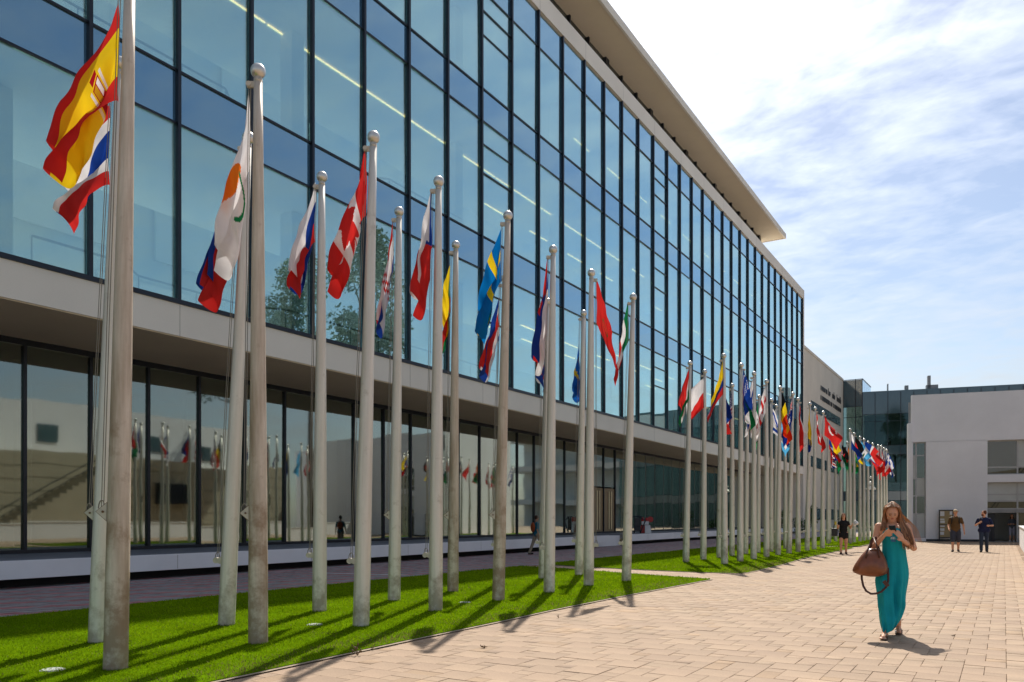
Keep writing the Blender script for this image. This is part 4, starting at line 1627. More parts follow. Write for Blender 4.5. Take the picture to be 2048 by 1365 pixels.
# id: X, Y, height, lean (m, picture right at the top), flag, drop of flag below the top, dx, dy, cleat, pole label words, flag label
POLES = [
    (-7.22, 4.52, 6.72, 0.14, 'spain', 0.36, -0.66, 1.72, 'tri', 1, 'stained steel flagpole nearest the camera, its top cut off by the frame', 'red and yellow striped flag with a crest, nearest the camera', {'amp': .12, 'nf': 1.4, 'L': 1.5}),
    (-8.95, 5.39, 6.80, 0.26, 'thailand', 0.55, -0.62, 1.42, 'tri', 0, 'leaning steel flagpole just behind the nearest one', 'red, white and blue five-striped flag tucked under the red-yellow crest flag', {'g': .45, 'nf': 1.4}),
    (-8.93, 7.17, 6.66, 0.30, 'liecht', 0.40, -0.42, 1.95, 'round', 0, 'leaning pale flagpole behind the one with the white island flag', 'blue over red flag half hidden behind the white island flag', {'nf': 1.8}),
    (-7.31, 6.31, 6.67, 0.00, 'cyprus', 0.30, -0.42, 2.02, 'tri', 1, 'second flagpole of the front row, brown-stained, with white island flag', 'limp white flag with an orange island shape', {'nf': 1.3, 'amp': .11}),
    (-9.04, 9.00, 6.82, 0.04, 'slovenia', 0.16, -0.34, 1.76, 'round', 0, 'back-row flagpole carrying the white, blue and red tricolour', 'white, blue and red striped flag hanging limp over the glass', {'nf': 1.5}),
    (-7.32, 8.05, 6.62, 0.17, 'canada', 0.20, -0.52, 1.92, 'round', 0, 'third front-row flagpole with the red maple leaf flag', 'red and white flag with a red leaf, tip pointing down left', {'nf': 1.3, 'g': .62}),
    (-9.13, 10.89, 6.92, 0.09, 'croatia', 0.22, -0.30, 2.0, 'tri', 0, 'back-row flagpole with the chequered shield flag', 'narrow furled red, white and blue flag with a chequered shield', {'g': .66, 'amp': .055, 'nf': 1.7}),
    (-7.55, 10.0, 6.78, 0.05, 'czech', 0.18, -0.26, 1.95, 'round', 0, 'fourth front-row flagpole with the blue, white and red furled flag', 'white over red flag with a blue wedge at the top, furled', {'nf': 1.6, 'g': .5}),
    (-9.26, 12.83, 6.92, 0.06, 'lithuania', 0.45, -0.24, 1.85, 'tri', 1, 'short-looking back-row flagpole with the yellow, green and red flag', 'yellow, green and red flag hanging straight down', {'nf': .75, 'amp': .15, 'g': .22}),
    (-7.57, 11.85, 6.85, 0.17, 'sweden', 0.30, -0.45, 1.95, 'tri', 1, 'fifth front-row flagpole, mottled, with the blue flag with yellow cross', 'sky blue flag with a yellow cross', {'nf': 1.2, 'amp': .15, 'g': .5}),
    (-9.35, 14.70, 6.75, 0.10, 'costarica', 0.50, -0.42, 1.75, 'round', 0, 'back-row flagpole hidden behind the blue and yellow cross flag', 'blue, white and red striped flag below the blue and yellow one', {}),
    (-7.54, 13.64, 6.76, 0.08, 'serbia', 0.20, -0.28, 2.15, 'round', 0, 'sixth front-row flagpole with red, blue and white crest flag', 'red, blue and white flag with a small crest, bunched', {'amp': .14, 'nf': 1.4}),
    (-9.40, 16.70, 6.72, 0.12, 'dutch', 0.30, -0.12, 1.8, 'round', 0, 'back-row flagpole directly behind the red, blue and white crest flag', 'red, white and blue flag mostly hidden behind the crest flag', {}),
    (-7.60, 15.50, 6.80, 0.06, 'redflag', 0.20, 0.50, 1.95, 'round', 0, 'seventh front-row flagpole with the plain red flag', 'plain red flag falling to the right of its pole', {'nf': .45, 'amp': .06, 'g': .0}),
    (-9.21, 18.23, 6.75, 0.12, 'ukblue', 0.75, -0.10, 1.5, 'round', 0, 'back-row flagpole beside the plain red flag', 'bright blue flag peeping out left of the plain red flag', {'g': .6}),
    (-7.40, 17.05, 6.62, 0.16, 'mexico', 0.16, -0.34, 1.95, 'round', 0, 'last front-row flagpole at the tip of the near lawn', 'green, white and red flag with a brown emblem', {'nf': .9, 'g': .3, 'amp': .11}),
    # second lawn
    (-8.94, 25.49, 6.65, 0.14, 'hungary', 0.25, -0.22, 1.95, 'round', 0, 'first flagpole of the second lawn, with the red, white and green stripes', 'red, white and green striped flag on the second lawn', {'nf': 1.2, 'amp': .15}),
    (-8.93, 27.26, 6.65, 0.05, 'poland', 0.30, -0.50, 1.65, 'round', 0, 'back-row flagpole with the white over red flag', 'white over red flag blown out to the left', {'nf': .8, 'amp': .10, 'g': .15}),
    (-7.50, 24.97, 6.65, -0.02, 'colombia', 0.25, -0.40, 2.0, 'round', 0, 'tallest-looking flagpole at the start of the second lawn', 'large yellow flag with blue and red lower stripes', {'nf': .6, 'amp': .12, 'g': .1}),
    (-8.90, 29.00, 6.65, 0.05, 'liecht', 0.30, 0.12, 1.8, 'round', 0, 'back-row flagpole behind the large yellow flag', 'blue and red flag behind the large yellow one', {}),
    (-8.92, 30.66, 6.65, 0.02, 'usa', 0.30, -0.34, 1.95, 'round', 0, 'back-row flagpole with the stars and stripes', 'flag with red and white stripes and starred blue corner', {'nf': .8}),
    (-7.51, 26.76, 6.65, 0.04, 'uzbek', 0.22, 0.16, 2.05, 'round', 0, 'front-row flagpole with the blue, white and green flag', 'blue, white and green flag with thin red lines', {'nf': 1.0, 'amp': .16}),
    (-8.90, 32.49, 6.65, 0.10, 'japan', 0.30, 0.15, 1.9, 'round', 0, 'back-row flagpole behind the white and blue cross flag', 'white flag with a red disc, low behind the others', {}),
    (-7.54, 28.56, 6.65, 0.02, 'finland', 0.20, -0.22, 2.05, 'round', 0, 'front-row flagpole with the white flag with blue cross', 'white flag with a broad blue cross', {'nf': .9, 'amp': .16, 'g': .3}),
    (-8.80, 34.00, 6.65, 0.06, 'nigeria', 0.30, -0.10, 1.9, 'round', 0, 'back-row flagpole with the green and white flag', 'green and white vertical-striped flag', {'g': .5}),
    (-7.56, 30.45, 6.65, 0.00, 'georgia', 0.20, -0.26, 2.0, 'round', 0, 'front-row flagpole with the five red crosses flag', 'white flag with five red crosses', {'nf': 1.0, 'amp': .15}),
    (-8.60, 35.40, 6.65, 0.02, 'israel', 0.45, 0.50, 1.75, 'round', 0, 'back-row flagpole with the white flag of blue stripes', 'white flag with blue stripes and star, blown right', {'nf': .8, 'g': .2}),
    (-7.55, 32.18, 6.65, 0.09, 'belgium', 0.20, 0.14, 2.1, 'round', 0, 'front-row flagpole with the black, yellow and red flag', 'black, yellow and red vertical-striped flag', {'nf': 1.0, 'amp': .15}),
    (-8.87, 39.30, 6.65, -0.02, 'newz', 0.30, 0.22, 1.8, 'round', 0, 'back-row flagpole behind the starred blue flag', 'blue flag with a small red and white corner, lower', {}),
    (-7.52, 33.94, 6.65, 0.16, 'australia', 0.16, -0.34, 2.05, 'round', 0, 'front-row flagpole with the starred blue flag', 'dark blue flag with white stars and a crossed corner', {'nf': .9, 'amp': .14, 'g': .25}),
    (-8.85, 37.30, 6.65, 0.03, 'argentina', 0.50, 0.38, 1.75, 'round', 0, 'back-row flagpole behind the red and white flag', 'light blue and white flag showing below the red and white one', {}),
    (-7.53, 35.69, 6.65, 0.00, 'austria', 0.25, 0.10, 2.15, 'round', 0, 'front-row flagpole with the red, white, red stripes', 'red, white and red striped flag hanging straight', {'nf': 1.2}),
    (-7.51, 37.44, 6.65, 0.13, 'ukraine', 0.20, -0.06, 2.1, 'round', 0, 'front-row flagpole with yellow and blue flag', 'yellow over blue flag hanging straight', {'nf': 1.3, 'g': .5}),
    (-7.54, 39.12, 6.65, 0.05, 'denmark', 0.25, 0.38, 1.85, 'round', 0, 'front-row flagpole with the red flag with white cross', 'red flag with a white cross, blown right', {'nf': .8, 'g': .25}),
    (-7.47, 40.78, 6.65, 0.03, 'turkey', 0.25, 0.92, 1.55, 'round', 0, 'last front-row flagpole of the second lawn, with the crescent flag', 'red flag with white crescent, flying out to the right', {'nf': .7, 'g': .05, 'amp': .10}),
    # third lawn
    (-8.60, 48.60, 6.65, 0.0, 'venezuela', 0.30, 0.55, 1.75, 'round', 0, 'third-lawn flagpole with the yellow, blue and red starred flag', 'yellow, blue and red flag with an arc of stars', {'g': .2}),
    (-9.00, 51.30, 6.65, 0.0, 'uk', 0.40, 0.30, 1.8, 'round', 0, 'third-lawn flagpole with the crossed red, white and blue flag', 'blue flag with red and white crossed bars', {}),
    (-9.00, 53.40, 6.65, 0.0, 'india', 0.40, 0.22, 1.95, 'round', 0, 'third-lawn flagpole with orange, white and green flag', 'orange, white and green flag with a blue wheel', {'amp': .15}),
    (-9.00, 55.20, 6.65, 0.0, 'kenya', 0.40, 0.45, 1.7, 'round', 0, 'third-lawn flagpole with the black, red and green flag', 'black, red and dark green flag with white lines', {'g': .2}),
    (-9.00, 57.70, 6.65, 0.0, 'spainish', 0.40, 0.20, 1.9, 'round', 0, 'third-lawn flagpole with the orange, yellow and green flag', 'orange, yellow and green striped flag', {}),
    (-7.55, 49.43, 6.65, 0.0, 'panama', 0.25, 0.62, 1.6, 'round', 0, 'first front-row flagpole of the third lawn', 'white over blue flag blown out to the right', {'g': .15, 'nf': .8}),
    (-7.71, 51.96, 6.65, 0.0, 'germany', 0.25, 0.55, 1.65, 'round', 0, 'second front-row flagpole of the third lawn', 'black, red and yellow horizontal-striped flag', {'g': .15, 'nf': .8}),
    (-7.72, 54.36, 6.65, 0.0, 'guatemala', 0.25, 0.45, 1.75, 'round', 0, 'third front-row flagpole of the third lawn', 'light blue, white and light blue flag', {'g': .2}),
    (-7.74, 56.20, 6.65, 0.0, 'dominican', 0.20, 0.85, 1.6, 'round', 0, 'front-row flagpole with the quartered blue and red flag', 'quartered red and blue flag with a white cross, blown right', {'g': .05, 'nf': .7}),
    (-7.76, 58.15, 6.65, 0.0, 'china', 0.25, 0.90, 1.7, 'round', 0, 'front-row flagpole with the red starred flag', 'red flag with yellow stars, blown right', {'g': .05, 'nf': .7}),
    (-7.68, 59.69, 6.65, 0.0, 'italy', 0.30, 0.35, 1.9, 'round', 0, 'front-row flagpole after the red starred flag', 'green, white and red vertical-striped flag, far off', {}),
    (-7.53, 61.26, 6.65, 0.0, 'peru', 0.25, 0.10, 2.1, 'round', 0, 'front-row flagpole third from the far end', 'red, white and red vertical-striped flag, far off', {}),
    (-7.45, 62.20, 6.65, 0.0, 'norway', 0.25, 0.12, 2.0, 'round', 0, 'front-row flagpole close beside its neighbour near the far end', 'red flag with a blue and white cross, far off', {}),
    (-7.46, 63.94, 6.65, 0.0, 'france', 0.25, 0.25, 1.9, 'round', 0, 'last flagpole but one of the front row', 'blue, white and red vertical-striped flag, far off', {}),
    (-7.48, 65.55, 6.65, 0.0, 'greece', 0.25, 0.40, 1.9, 'round', 0, 'farthest flagpole at the end of the front row', 'blue and white striped flag with a cross, farthest of all', {'g': .2}),
    (-9.00, 60.20, 6.65, 0.0, 'brazil', 0.30, 0.25, 1.8, 'round', 0, 'back-row flagpole of the third lawn with the green flag', 'green flag with a yellow diamond and blue disc', {}),
]
r3 = random.Random(3)
for (X, Y, h, lean, key, fd, dx, dy, cleat, stained, plab, flab, kw) in POLES:
    zc_ = depth_of(X, Y)
    hi = zc_ < 20
    root = thing('flagpole', plab, 'flagpole', (X, Y, 0.015), 0, 'flagpoles on the lawns')
    la_ = math.atan(lean / h)
    ax = Vector((0, 0, 1)).cross(RV)
    root.rotation_mode = 'QUATERNION'
    from mathutils import Quaternion
    root.rotation_quaternion = Quaternion(ax, la_)
    side = -1 if dx <= 0.05 else 1
    pole_parts(root, h, cleat, stained, hi, zc_, side)
    topv = root.rotation_quaternion @ (Vector((0, 0, h - fd)) + RV * side * 0.105)
    P0 = Vector((X, Y, 0.015)) + topv
    res = (110, 76) if zc_ < 16 else ((70, 48) if zc_ < 28 else ((44, 30) if zc_ < 42 else (30, 20)))
    if Y > 24:
        kw['g'] = min(kw.get('g', .3), .32)
        kw['amp'] = max(kw.get('amp', .15), .14)
        kw['nf'] = min(kw.get('nf', 1.2), 1.2)
        dx *= 1.3 if Y < 38 else 0.85
        kw.setdefault('H', 1.05 if Y < 38 else 0.95)
    else:
        dx *= 0.86
    me = make_flag(P0, key, dx, dy, ph=r3.uniform(0, 6.28), res=res, depth=r3.uniform(-0.25, 0.15), **kw)
    fo = link('flag', me, None, P0 - FV * (0.07 if Y > 24 else 0.0) + RV * (-side * 0.06 if Y > 24 else 0.0))
    tag(fo, flab, 'flag', 'national flags on the poles')

# ---- flush uplights in the lawn
LENS = mat('uplight_glass', (0.6, 0.62, 0.6), 0.25, 0.1, var=0.1)
for (px, py, lab) in ((630, 1253, 'round flush uplight in the grass left of the maple leaf pole'), (930, 1208, 'round flush uplight in the grass by the blue and yellow flag pole'), (105, 1345, 'round flush uplight in the grass at the lower left corner')):
    x, y = ground_at(px, py)
    t = thing('lawn_uplight', lab, 'light', (x, y, -0.026), 0, 'uplights in the lawn')
    MB().tube([(0, 0, 0), (0, 0, 0.05)], 0.11, 20).build('housing', GREY, t)
    MB().tube([(0, 0, 0.05), (0, 0, 0.058)], 0.09, 20).build('lens', LENS, t)

# ---- dry weeds and leaves on the paving
WEED = mat('dry_leaf', (0.16, 0.10, 0.045), 0.8, var=0.4, vs=20)
for (px, py, s, lab) in ((715, 1312, 1.0, 'dry brown weed growing from the paving edge'), (745, 1301, .45, 'tiny dry sprig beside the weed at the paving edge'), (968, 1297, .7, 'small heap of dried leaves on the paving'), (1117, 1237, .4, 'single dark sprig on the paving below the crest flag pole'), (1905, 1273, .4, 'curled dark leaf lying right of the woman')):
    x, y = ground_at(px, py)
    m = MB()
    rr = random.Random(px)
    n = int(9 * s) + 3
    flat_ = px in (968, 1905)
    for q in range(n):
        a = rr.uniform(0, 6.28)
        L = 0.11 * s * rr.uniform(.4, 1.1)
        up = (0.3 if flat_ else 1.0) * L * rr.uniform(.4, 1.3)
        p1 = Vector((math.cos(a) * L * .5, math.sin(a) * L * .5, up))
        m.tube([(0, 0, 0), p1 * .6 + Vector((0, 0, .005)), p1], [0.003, 0.002, 0.001], 4)
        m.ball(p1, (0.018 * s, 0.012 * s, 0.006 * s), 6, 4, rot=Euler((rr.uniform(0, 3), rr.uniform(0, 3), 0)).to_matrix())
    tag(m.build('dry_weed', WEED, None, loc=(x, y, 0.004)), lab, 'weed', 'dry weeds on the paving')

# ---- fire point on the plinth
fp = thing('fire_point', 'red fire-fighting stand with white notices beside the entrance', 'fire stand', (-21.3, 52.4, 0.455), TH)
REDP = mat('red_paint', (0.42, 0.02, 0.02), 0.45, var=0.1)
MB().box(-0.35, 0.35, -0.15, 0.15, 0, 0.5).build('base', REDP, fp, bevel=0.02)
for x in (-0.2, 0.08):
    m = MB().tube([(x, 0, .5), (x, 0, 1.0), (x, 0, 1.08)], [0.11, 0.11, 0.05], 14)
    e = m.build('extinguisher', REDP, fp, True)
    MB().tube([(x, 0, 1.08), (x, 0, 1.16), (x + .08, 0, 1.18)], 0.02, 6).build('valve', DARK, e)
MB().tube([(0.33, -0.1, 0.95), (0.33, 0.1, 0.95)], 0.2, 18).build('hose_reel', REDP, fp)
MB().box(-0.3, 0.2, -0.2, -0.17, 0.58, 0.82).build('notice', PAP, fp)
s_ = MB().add([(-0.08, -0.32, 0.0), (0.36, -0.32, 0.0), (0.30, -0.18, 0.55), (-0.06, -0.18, 0.55), (-0.08, -0.28, 0.0), (0.36, -0.28, 0.0), (0.30, -0.14, 0.55), (-0.06, -0.14, 0.55)],
              [(0, 1, 2, 3), (7, 6, 5, 4), (0, 3, 7, 4), (1, 5, 6, 2), (3, 2, 6, 7), (0, 4, 5, 1)]).build('notice', PAP, fp)
# ---- black folding stand next to it
bs_ = thing('folding_stand', 'black folded trolley stand left of the red fire stand', 'stand', (-21.3, 51.2, 0.455), TH)
for (a, b) in (((-.3, 0, 0), (-.25, 0, 1.15)), ((.1, 0, 0), (.05, 0, 1.15)), ((-.45, 0, 1.15), (.2, 0, 1.15)), ((-.27, 0, .5), (.08, 0, .5)), ((.1, 0, 0), (.45, -.1, .9)), ((.45, -.1, .9), (.05, 0, 1.1))):
    MB().tube([a, b], 0.04, 8).build('tube', DARK, bs_)
MB().box(-0.26, 0.06, -0.03, 0.03, 0.2, 1.05).build('panel', DARK, bs_)

# ---- white lantern on a dark post before the far glass building
lx, ly = -14.6, 112.0
lp = thing('lamp_post', 'slim lamp post with a white shaded lantern before the teal glass building', 'street lamp', (lx, ly, -0.01))
MB().tube([(0, 0, 0), (0, 0, 6.6)], [0.08, 0.05], 10).build('post', DARK, lp, True)
MB().tube([(0, 0, 5.2), (0, 0, 5.35), (0, 0, 5.75)], [0.6, 0.62, 0.18], 18).build('shade', mat('lamp_white', (0.75, 0.75, 0.68), 0.5), lp, True)
MB().tube([(0, 0, 5.8), (0, 0, 6.1), (0, 0, 6.3)], [0.28, 0.3, 0.1], 18).build('upper_shade', MATS['lamp_white'], lp, True)
MB().ball((0, 0, 6.75), 0.18, 12, 8).build('finial', MATS['lamp_white'], lp, True)

# ================================================================== PEOPLE
SKIN = col(214, 160, 130)
PCLOTH = mat('clothing', None, 0.75, var=0.06, vs=9, attr=True, bump=0.15, bs=70, spec=0.3)


def caps_mesh(prims):
    m = MB()
    for p in prims:
        if p[0] == 'c':
            _, a, b, ra, rb = p[:5]
            a, b = Vector(a), Vector(b)
            d = b - a
            n = 12
            pts_, rad = [], []
            L = max(d.length, 1e-5)
            dn = d / L
            for q in (-1, -0.8, -0.45, 0):
                pts_.append(a + dn * ra * q)
                rad.append(max(1e-4, ra * math.sqrt(max(0, 1 - q * q))))
            for q in (0, 0.45, 0.8, 1):
                pts_.append(b + dn * rb * q)
                rad.append(max(1e-4, rb * math.sqrt(max(0, 1 - q * q))))
            m.tube(pts_, rad, n)
        else:
            _, c_, r_, rot = p[:4]
            m.ball(c_, r_, 16, 12, rot=Euler(rot).to_matrix())
    return m


def prim_dist(prims, P):
    D = np.zeros((len(prims), len(P)))
    for k, p in enumerate(prims):
        if p[0] == 'c':
            a, b = np.array(p[1], float), np.array(p[2], float)
            ab = b - a
            t = np.clip(((P - a) @ ab) / max(ab @ ab, 1e-9), 0, 1)
            D[k] = np.linalg.norm(P - a - t[:, None] * ab, axis=1) - (p[3] + (p[4] - p[3]) * t)
        else:
            R = np.array(Euler(p[3]).to_matrix())
            q = (P - np.array(p[1])) @ R
            s = np.array(p[2], float)
            l = np.linalg.norm(q / s, axis=1)
            D[k] = (l - 1) * s.min()
    return D


def body(name, prims, m, parent, voxel=0.012, smooth=4):
    """one continuous surface grown over the limbs, coloured by the limb that is nearest"""
    me = caps_mesh(prims).mesh(name + '_src')
    o = bpy.data.objects.new(name + '_src', me)
    C.objects.link(o)
    rm = o.modifiers.new('r', 'REMESH')
    rm.mode = 'VOXEL'
    rm.voxel_size = voxel
    sm = o.modifiers.new('s', 'SMOOTH')
    sm.factor = 0.5
    sm.iterations = smooth
    dg = bpy.context.evaluated_depsgraph_get()
    dg.update()
    me2 = bpy.data.meshes.new_from_object(o.evaluated_get(dg))
    bpy.data.objects.remove(o)
    bpy.data.meshes.remove(me)
    n = len(me2.polygons)
    cen = np.zeros(n * 3)
    me2.polygons.foreach_get('center', cen)
    cen = cen.reshape(-1, 3)
    D = prim_dist(prims, cen)
    k = D.argmin(0)
    cols = np.array([p[-1] for p in prims])[k]
    set_face_colors(me2, cols)
    me2.polygons.foreach_set('use_smooth', np.ones(n, bool))
    me2.materials.clear()
    me2.materials.append(m)
    me2.name = name
    return link(name, me2, parent)


def finger(a, dirs, L, r, c_):
    """a finger of three phalanges following the unit vectors in dirs"""
    out = []
    p = Vector(a)
    for i, (d, f) in enumerate(zip(dirs, (0.45, 0.32, 0.23))):
        q = p + Vector(d).normalized() * L * f
        out.append(('c', tuple(p), tuple(q), r * (1 - .1 * i), r * (0.92 - .12 * i), c_))
        p = q
    return out


def hand(wrist, aim, palm_n, size, c_, curl=0.5, thumb_side=1, r=0.009):
    """palm plus four unequal curled fingers and a thumb off its side"""
    w = Vector(wrist)
    a = Vector(aim).normalized()
    nrm = Vector(palm_n)
    nrm = (nrm - a * nrm.dot(a)).normalized()
    s = a.cross(nrm) * thumb_side
    L = size
    pr = [('e', tuple(w + a * L * .28), (L * .24, L * .24, L * .24), (0, 0, 0), c_)]
    kn = w + a * L * .48
    pr.append(('c', tuple(w), tuple(w + a * L * .42 + s * L * .12), L * .13, L * .12, c_))
    pr.append(('c', tuple(w), tuple(w + a * L * .42 - s * L * .14), L * .13, L * .11, c_))
    pr = pr[1:]
    for i, (o, fl) in enumerate(((.20, .46), (.07, .52), (-.07, .48), (-.20, .38))):
        base_ = kn + s * L * o
        d1 = (a + nrm * curl * .5)
        d2 = (a * (1 - curl * .6) + nrm * curl)
        d3 = (a * (1 - curl) + nrm * curl * 1.3)
        pr += finger(base_, (d1, d2, d3), L * fl, r, c_)
    tb = w + a * L * .15 + s * L * .18
    pr += finger(tb, (s * .8 + a * .7, a + s * .3 + nrm * .2, a + nrm * .4), L * .36, r * 1.15, c_)
    return pr


def face_parts(head, hr, parent, fwd=(0, -1, 0), up=(0, 0, 1), scale=1.0, skin=SKIN, down=0.0):
    """eyes, brows and mouth on a head of half-height hr"""
    h = Vector(head)
    f = Vector(fwd).normalized()
    u = (Vector(up) - f * Vector(up).dot(f)).normalized()
    s = f.cross(u)
    for sd in (-1, 1):
        MB().ball(h + f * hr * .80 + s * sd * hr * .30 + u * hr * .02, (hr * .11, hr * .05, hr * .035), 10, 6, col=col(60, 40, 30),
                  rot=Matrix((s, f, u)).transposed()).build('eye', PCLOTH, parent, True)
        MB().ball(h + f * hr * .83 + s * sd * hr * .31 + u * hr * .20, (hr * .17, hr * .04, hr * .028), 10, 6, col=col(104, 70, 50),
                  rot=Matrix((s, f, u)).transposed()).build('eyebrow', PCLOTH, parent, True)
    MB().ball(h + f * hr * .80 - u * hr * .47, (hr * .2, hr * .06, hr * .05), 10, 6, col=col(180, 92, 84), rot=Matrix((s, f, u)).transposed()).build('mouth', PCLOTH, parent, True)


# ---------------------------------------------------------------- the woman in the turquoise dress
wxp, wyp = ground_at(1778, 1272)
yaw = TH - math.atan((1778 - 1024) / 1600.0)
wm = thing('person', 'woman in a long turquoise dress looking down at a phone as she walks', 'person', (wxp, wyp, 0), yaw)


def wpnt(px, py, y=0.0):
    k = (9.91 + y * 0.9) / 9.91
    return ((px - 1778) / 178.0 * k, y, HC + ((1272 - py) / 161.4 - HC) * k)


sk = SKIN
skd = SKIN * 0.93
prims = []
hd = wpnt(1784.5, 1024, -0.05)
hrot = (-0.42, 0, 0.03)
R_h = Euler(hrot).to_matrix()
fwd_h = R_h @ Vector((0, -1, 0))
up_h = R_h @ Vector((0, 0, 1))
fwd_h = Vector((0.03, -0.93, -0.36)).normalized()
up_h = (Vector((0, 0, 1)) - fwd_h * fwd_h.z).normalized()
hv = Vector(hd)
sd_h = up_h.cross(fwd_h)
prims.append(('e', hd, (0.074, 0.092, 0.100), (0.38, 0, 0), sk))
prims.append(('c', tuple(hv - up_h * .03 + fwd_h * .035), tuple(hv - up_h * .085 + fwd_h * .045), 0.058, 0.036, sk))        # jaw and chin
prims.append(('c', tuple(hv + up_h * .015 + fwd_h * .088), tuple(hv - up_h * .025 + fwd_h * .105), 0.010, 0.014, skd))     # nose
prims.append(('c', wpnt(1784, 1040, 0.02), wpnt(1784, 1056, 0.03), 0.050, 0.055, skd))
shL, shR = wpnt(1757, 1053, 0.02), wpnt(1813, 1054, 0.02)
prims.append(('c', shL, shR, 0.045, 0.045, sk))
prims.append(('c', wpnt(1770, 1062, 0.0), wpnt(1800, 1062, 0.0), 0.075, 0.075, sk))
prims.append(('c', wpnt(1785, 1075, 0.0), wpnt(1786, 1105, 0.02), 0.105, 0.10, sk))
prims.append(('c', wpnt(1776, 1135, 0.02), wpnt(1797, 1135, 0.03), 0.105, 0.105, sk))
elL = wpnt(1748.5, 1094, -0.06)
wrL = wpnt(1768, 1071, -0.22)
elR = wpnt(1827, 1096, -0.03)
wrR = wpnt(1806, 1081, -0.20)
prims += [('c', shL, elL, 0.046, 0.037, sk), ('c', elL, wrL, 0.038, 0.025, sk)]
prims += [('c', shR, elR, 0.046, 0.037, sk), ('c', elR, wrR, 0.038, 0.025, sk)]
phone_c = Vector(wpnt(1785, 1057.5, -0.30))
prims += hand(wrL, phone_c - Vector(wrL) + Vector((0, 0, -.015)), (0.3, 0.6, 0.75), 0.165, sk, 0.45, thumb_side=-1, r=0.0085)
prims += hand(wrR, Vector(wpnt(1791, 1059, -0.27)) - Vector(wrR), (-0.75, 0.5, 0.1), 0.165, sk, 0.30, thumb_side=1, r=0.0085)
# legs
hipL, hipR = wpnt(1772, 1140, 0.03), wpnt(1799, 1140, 0.03)
anL, anR = (-0.045, -0.25, 0.085), (0.105, 0.27, 0.105)
knL, knR = (-0.035, -0.10, 0.46), (0.09, 0.06, 0.45)
prims += [('c', hipL, knL, 0.08, 0.055, sk), ('c', knL, anL, 0.048, 0.034, sk), ('c', hipR, knR, 0.08, 0.055, sk), ('c', knR, anR, 0.052, 0.036, sk)]
prims += [('c', (-0.045, -0.26, 0.06), (-0.065, -0.44, 0.033), 0.034, 0.026, sk), ('c', (-0.045, -0.24, 0.05), (-0.04, -0.23, 0.045), 0.034, 0.034, sk)]
prims += [('c', (0.105, 0.28, 0.085), (0.115, 0.12, 0.036), 0.034, 0.026, sk), ('c', (0.105, 0.30, 0.08), (0.105, 0.31, 0.075), 0.034, 0.034, sk)]
for k in range(4):
    prims.append(('c', (-0.095 + k * .018, -0.455 + abs(k - 1.2) * .008, 0.028), (-0.098 + k * .018, -0.48 + abs(k - 1) * .012, 0.024), 0.011, 0.009, sk))
SKINM = mat('skin', None, 0.5, var=0.04, vs=14, attr=True, spec=0.35)
SKINM.node_tree.nodes['Principled BSDF'].inputs['Subsurface Weight'].default_value = 0.08
SKINM.node_tree.nodes['Principled BSDF'].inputs['Subsurface Radius'].default_value = (0.02, 0.008, 0.004)
body('body', prims, SKINM, wm, 0.0065, 3)
face_parts(hv - up_h * .01 + fwd_h * .018, 0.098, wm, fwd_h, up_h)
# dress
TEAL = mat('turquoise_jersey', (0.008, 0.37, 0.42), 0.8, var=0.07, vs=7, bump=0.12, bs=90, spec=0.25, trans=0.12)
rows = [  # picture row, left column, right column, y front, y back
    (1061, 1764, 1803, -0.098, 0.085), (1066, 1763, 1806, -0.118, 0.10), (1075, 1763, 1809, -0.135, 0.11), (1085, 1764, 1810, -0.125, 0.11),
    (1098, 1764, 1811, -0.115, 0.12), (1112, 1763, 1812, -0.118, 0.13), (1126, 1761, 1814, -0.125, 0.15), (1140, 1757, 1816, -0.13, 0.16),
    (1154, 1751, 1815.5, -0.15, 0.15), (1168, 1752, 1813, -0.19, 0.15), (1182, 1755, 1811, -0.22, 0.16), (1196, 1757, 1810, -0.24, 0.19),
    (1208, 1757, 1811, -0.26, 0.23), (1218, 1758, 1809, -0.28, 0.27), (1228, 1759, 1806, -0.29, 0.28), (1238, 1760, 1803, -0.305, 0.28),
    (1247, 1761.5, 1799, -0.315, 0.27), (1255, 1763.5, 1795, -0.325, 0.25), (1261, 1765, 1789, -0.33, 0.21)]
nseg = 72
dm = MB()
vs = []
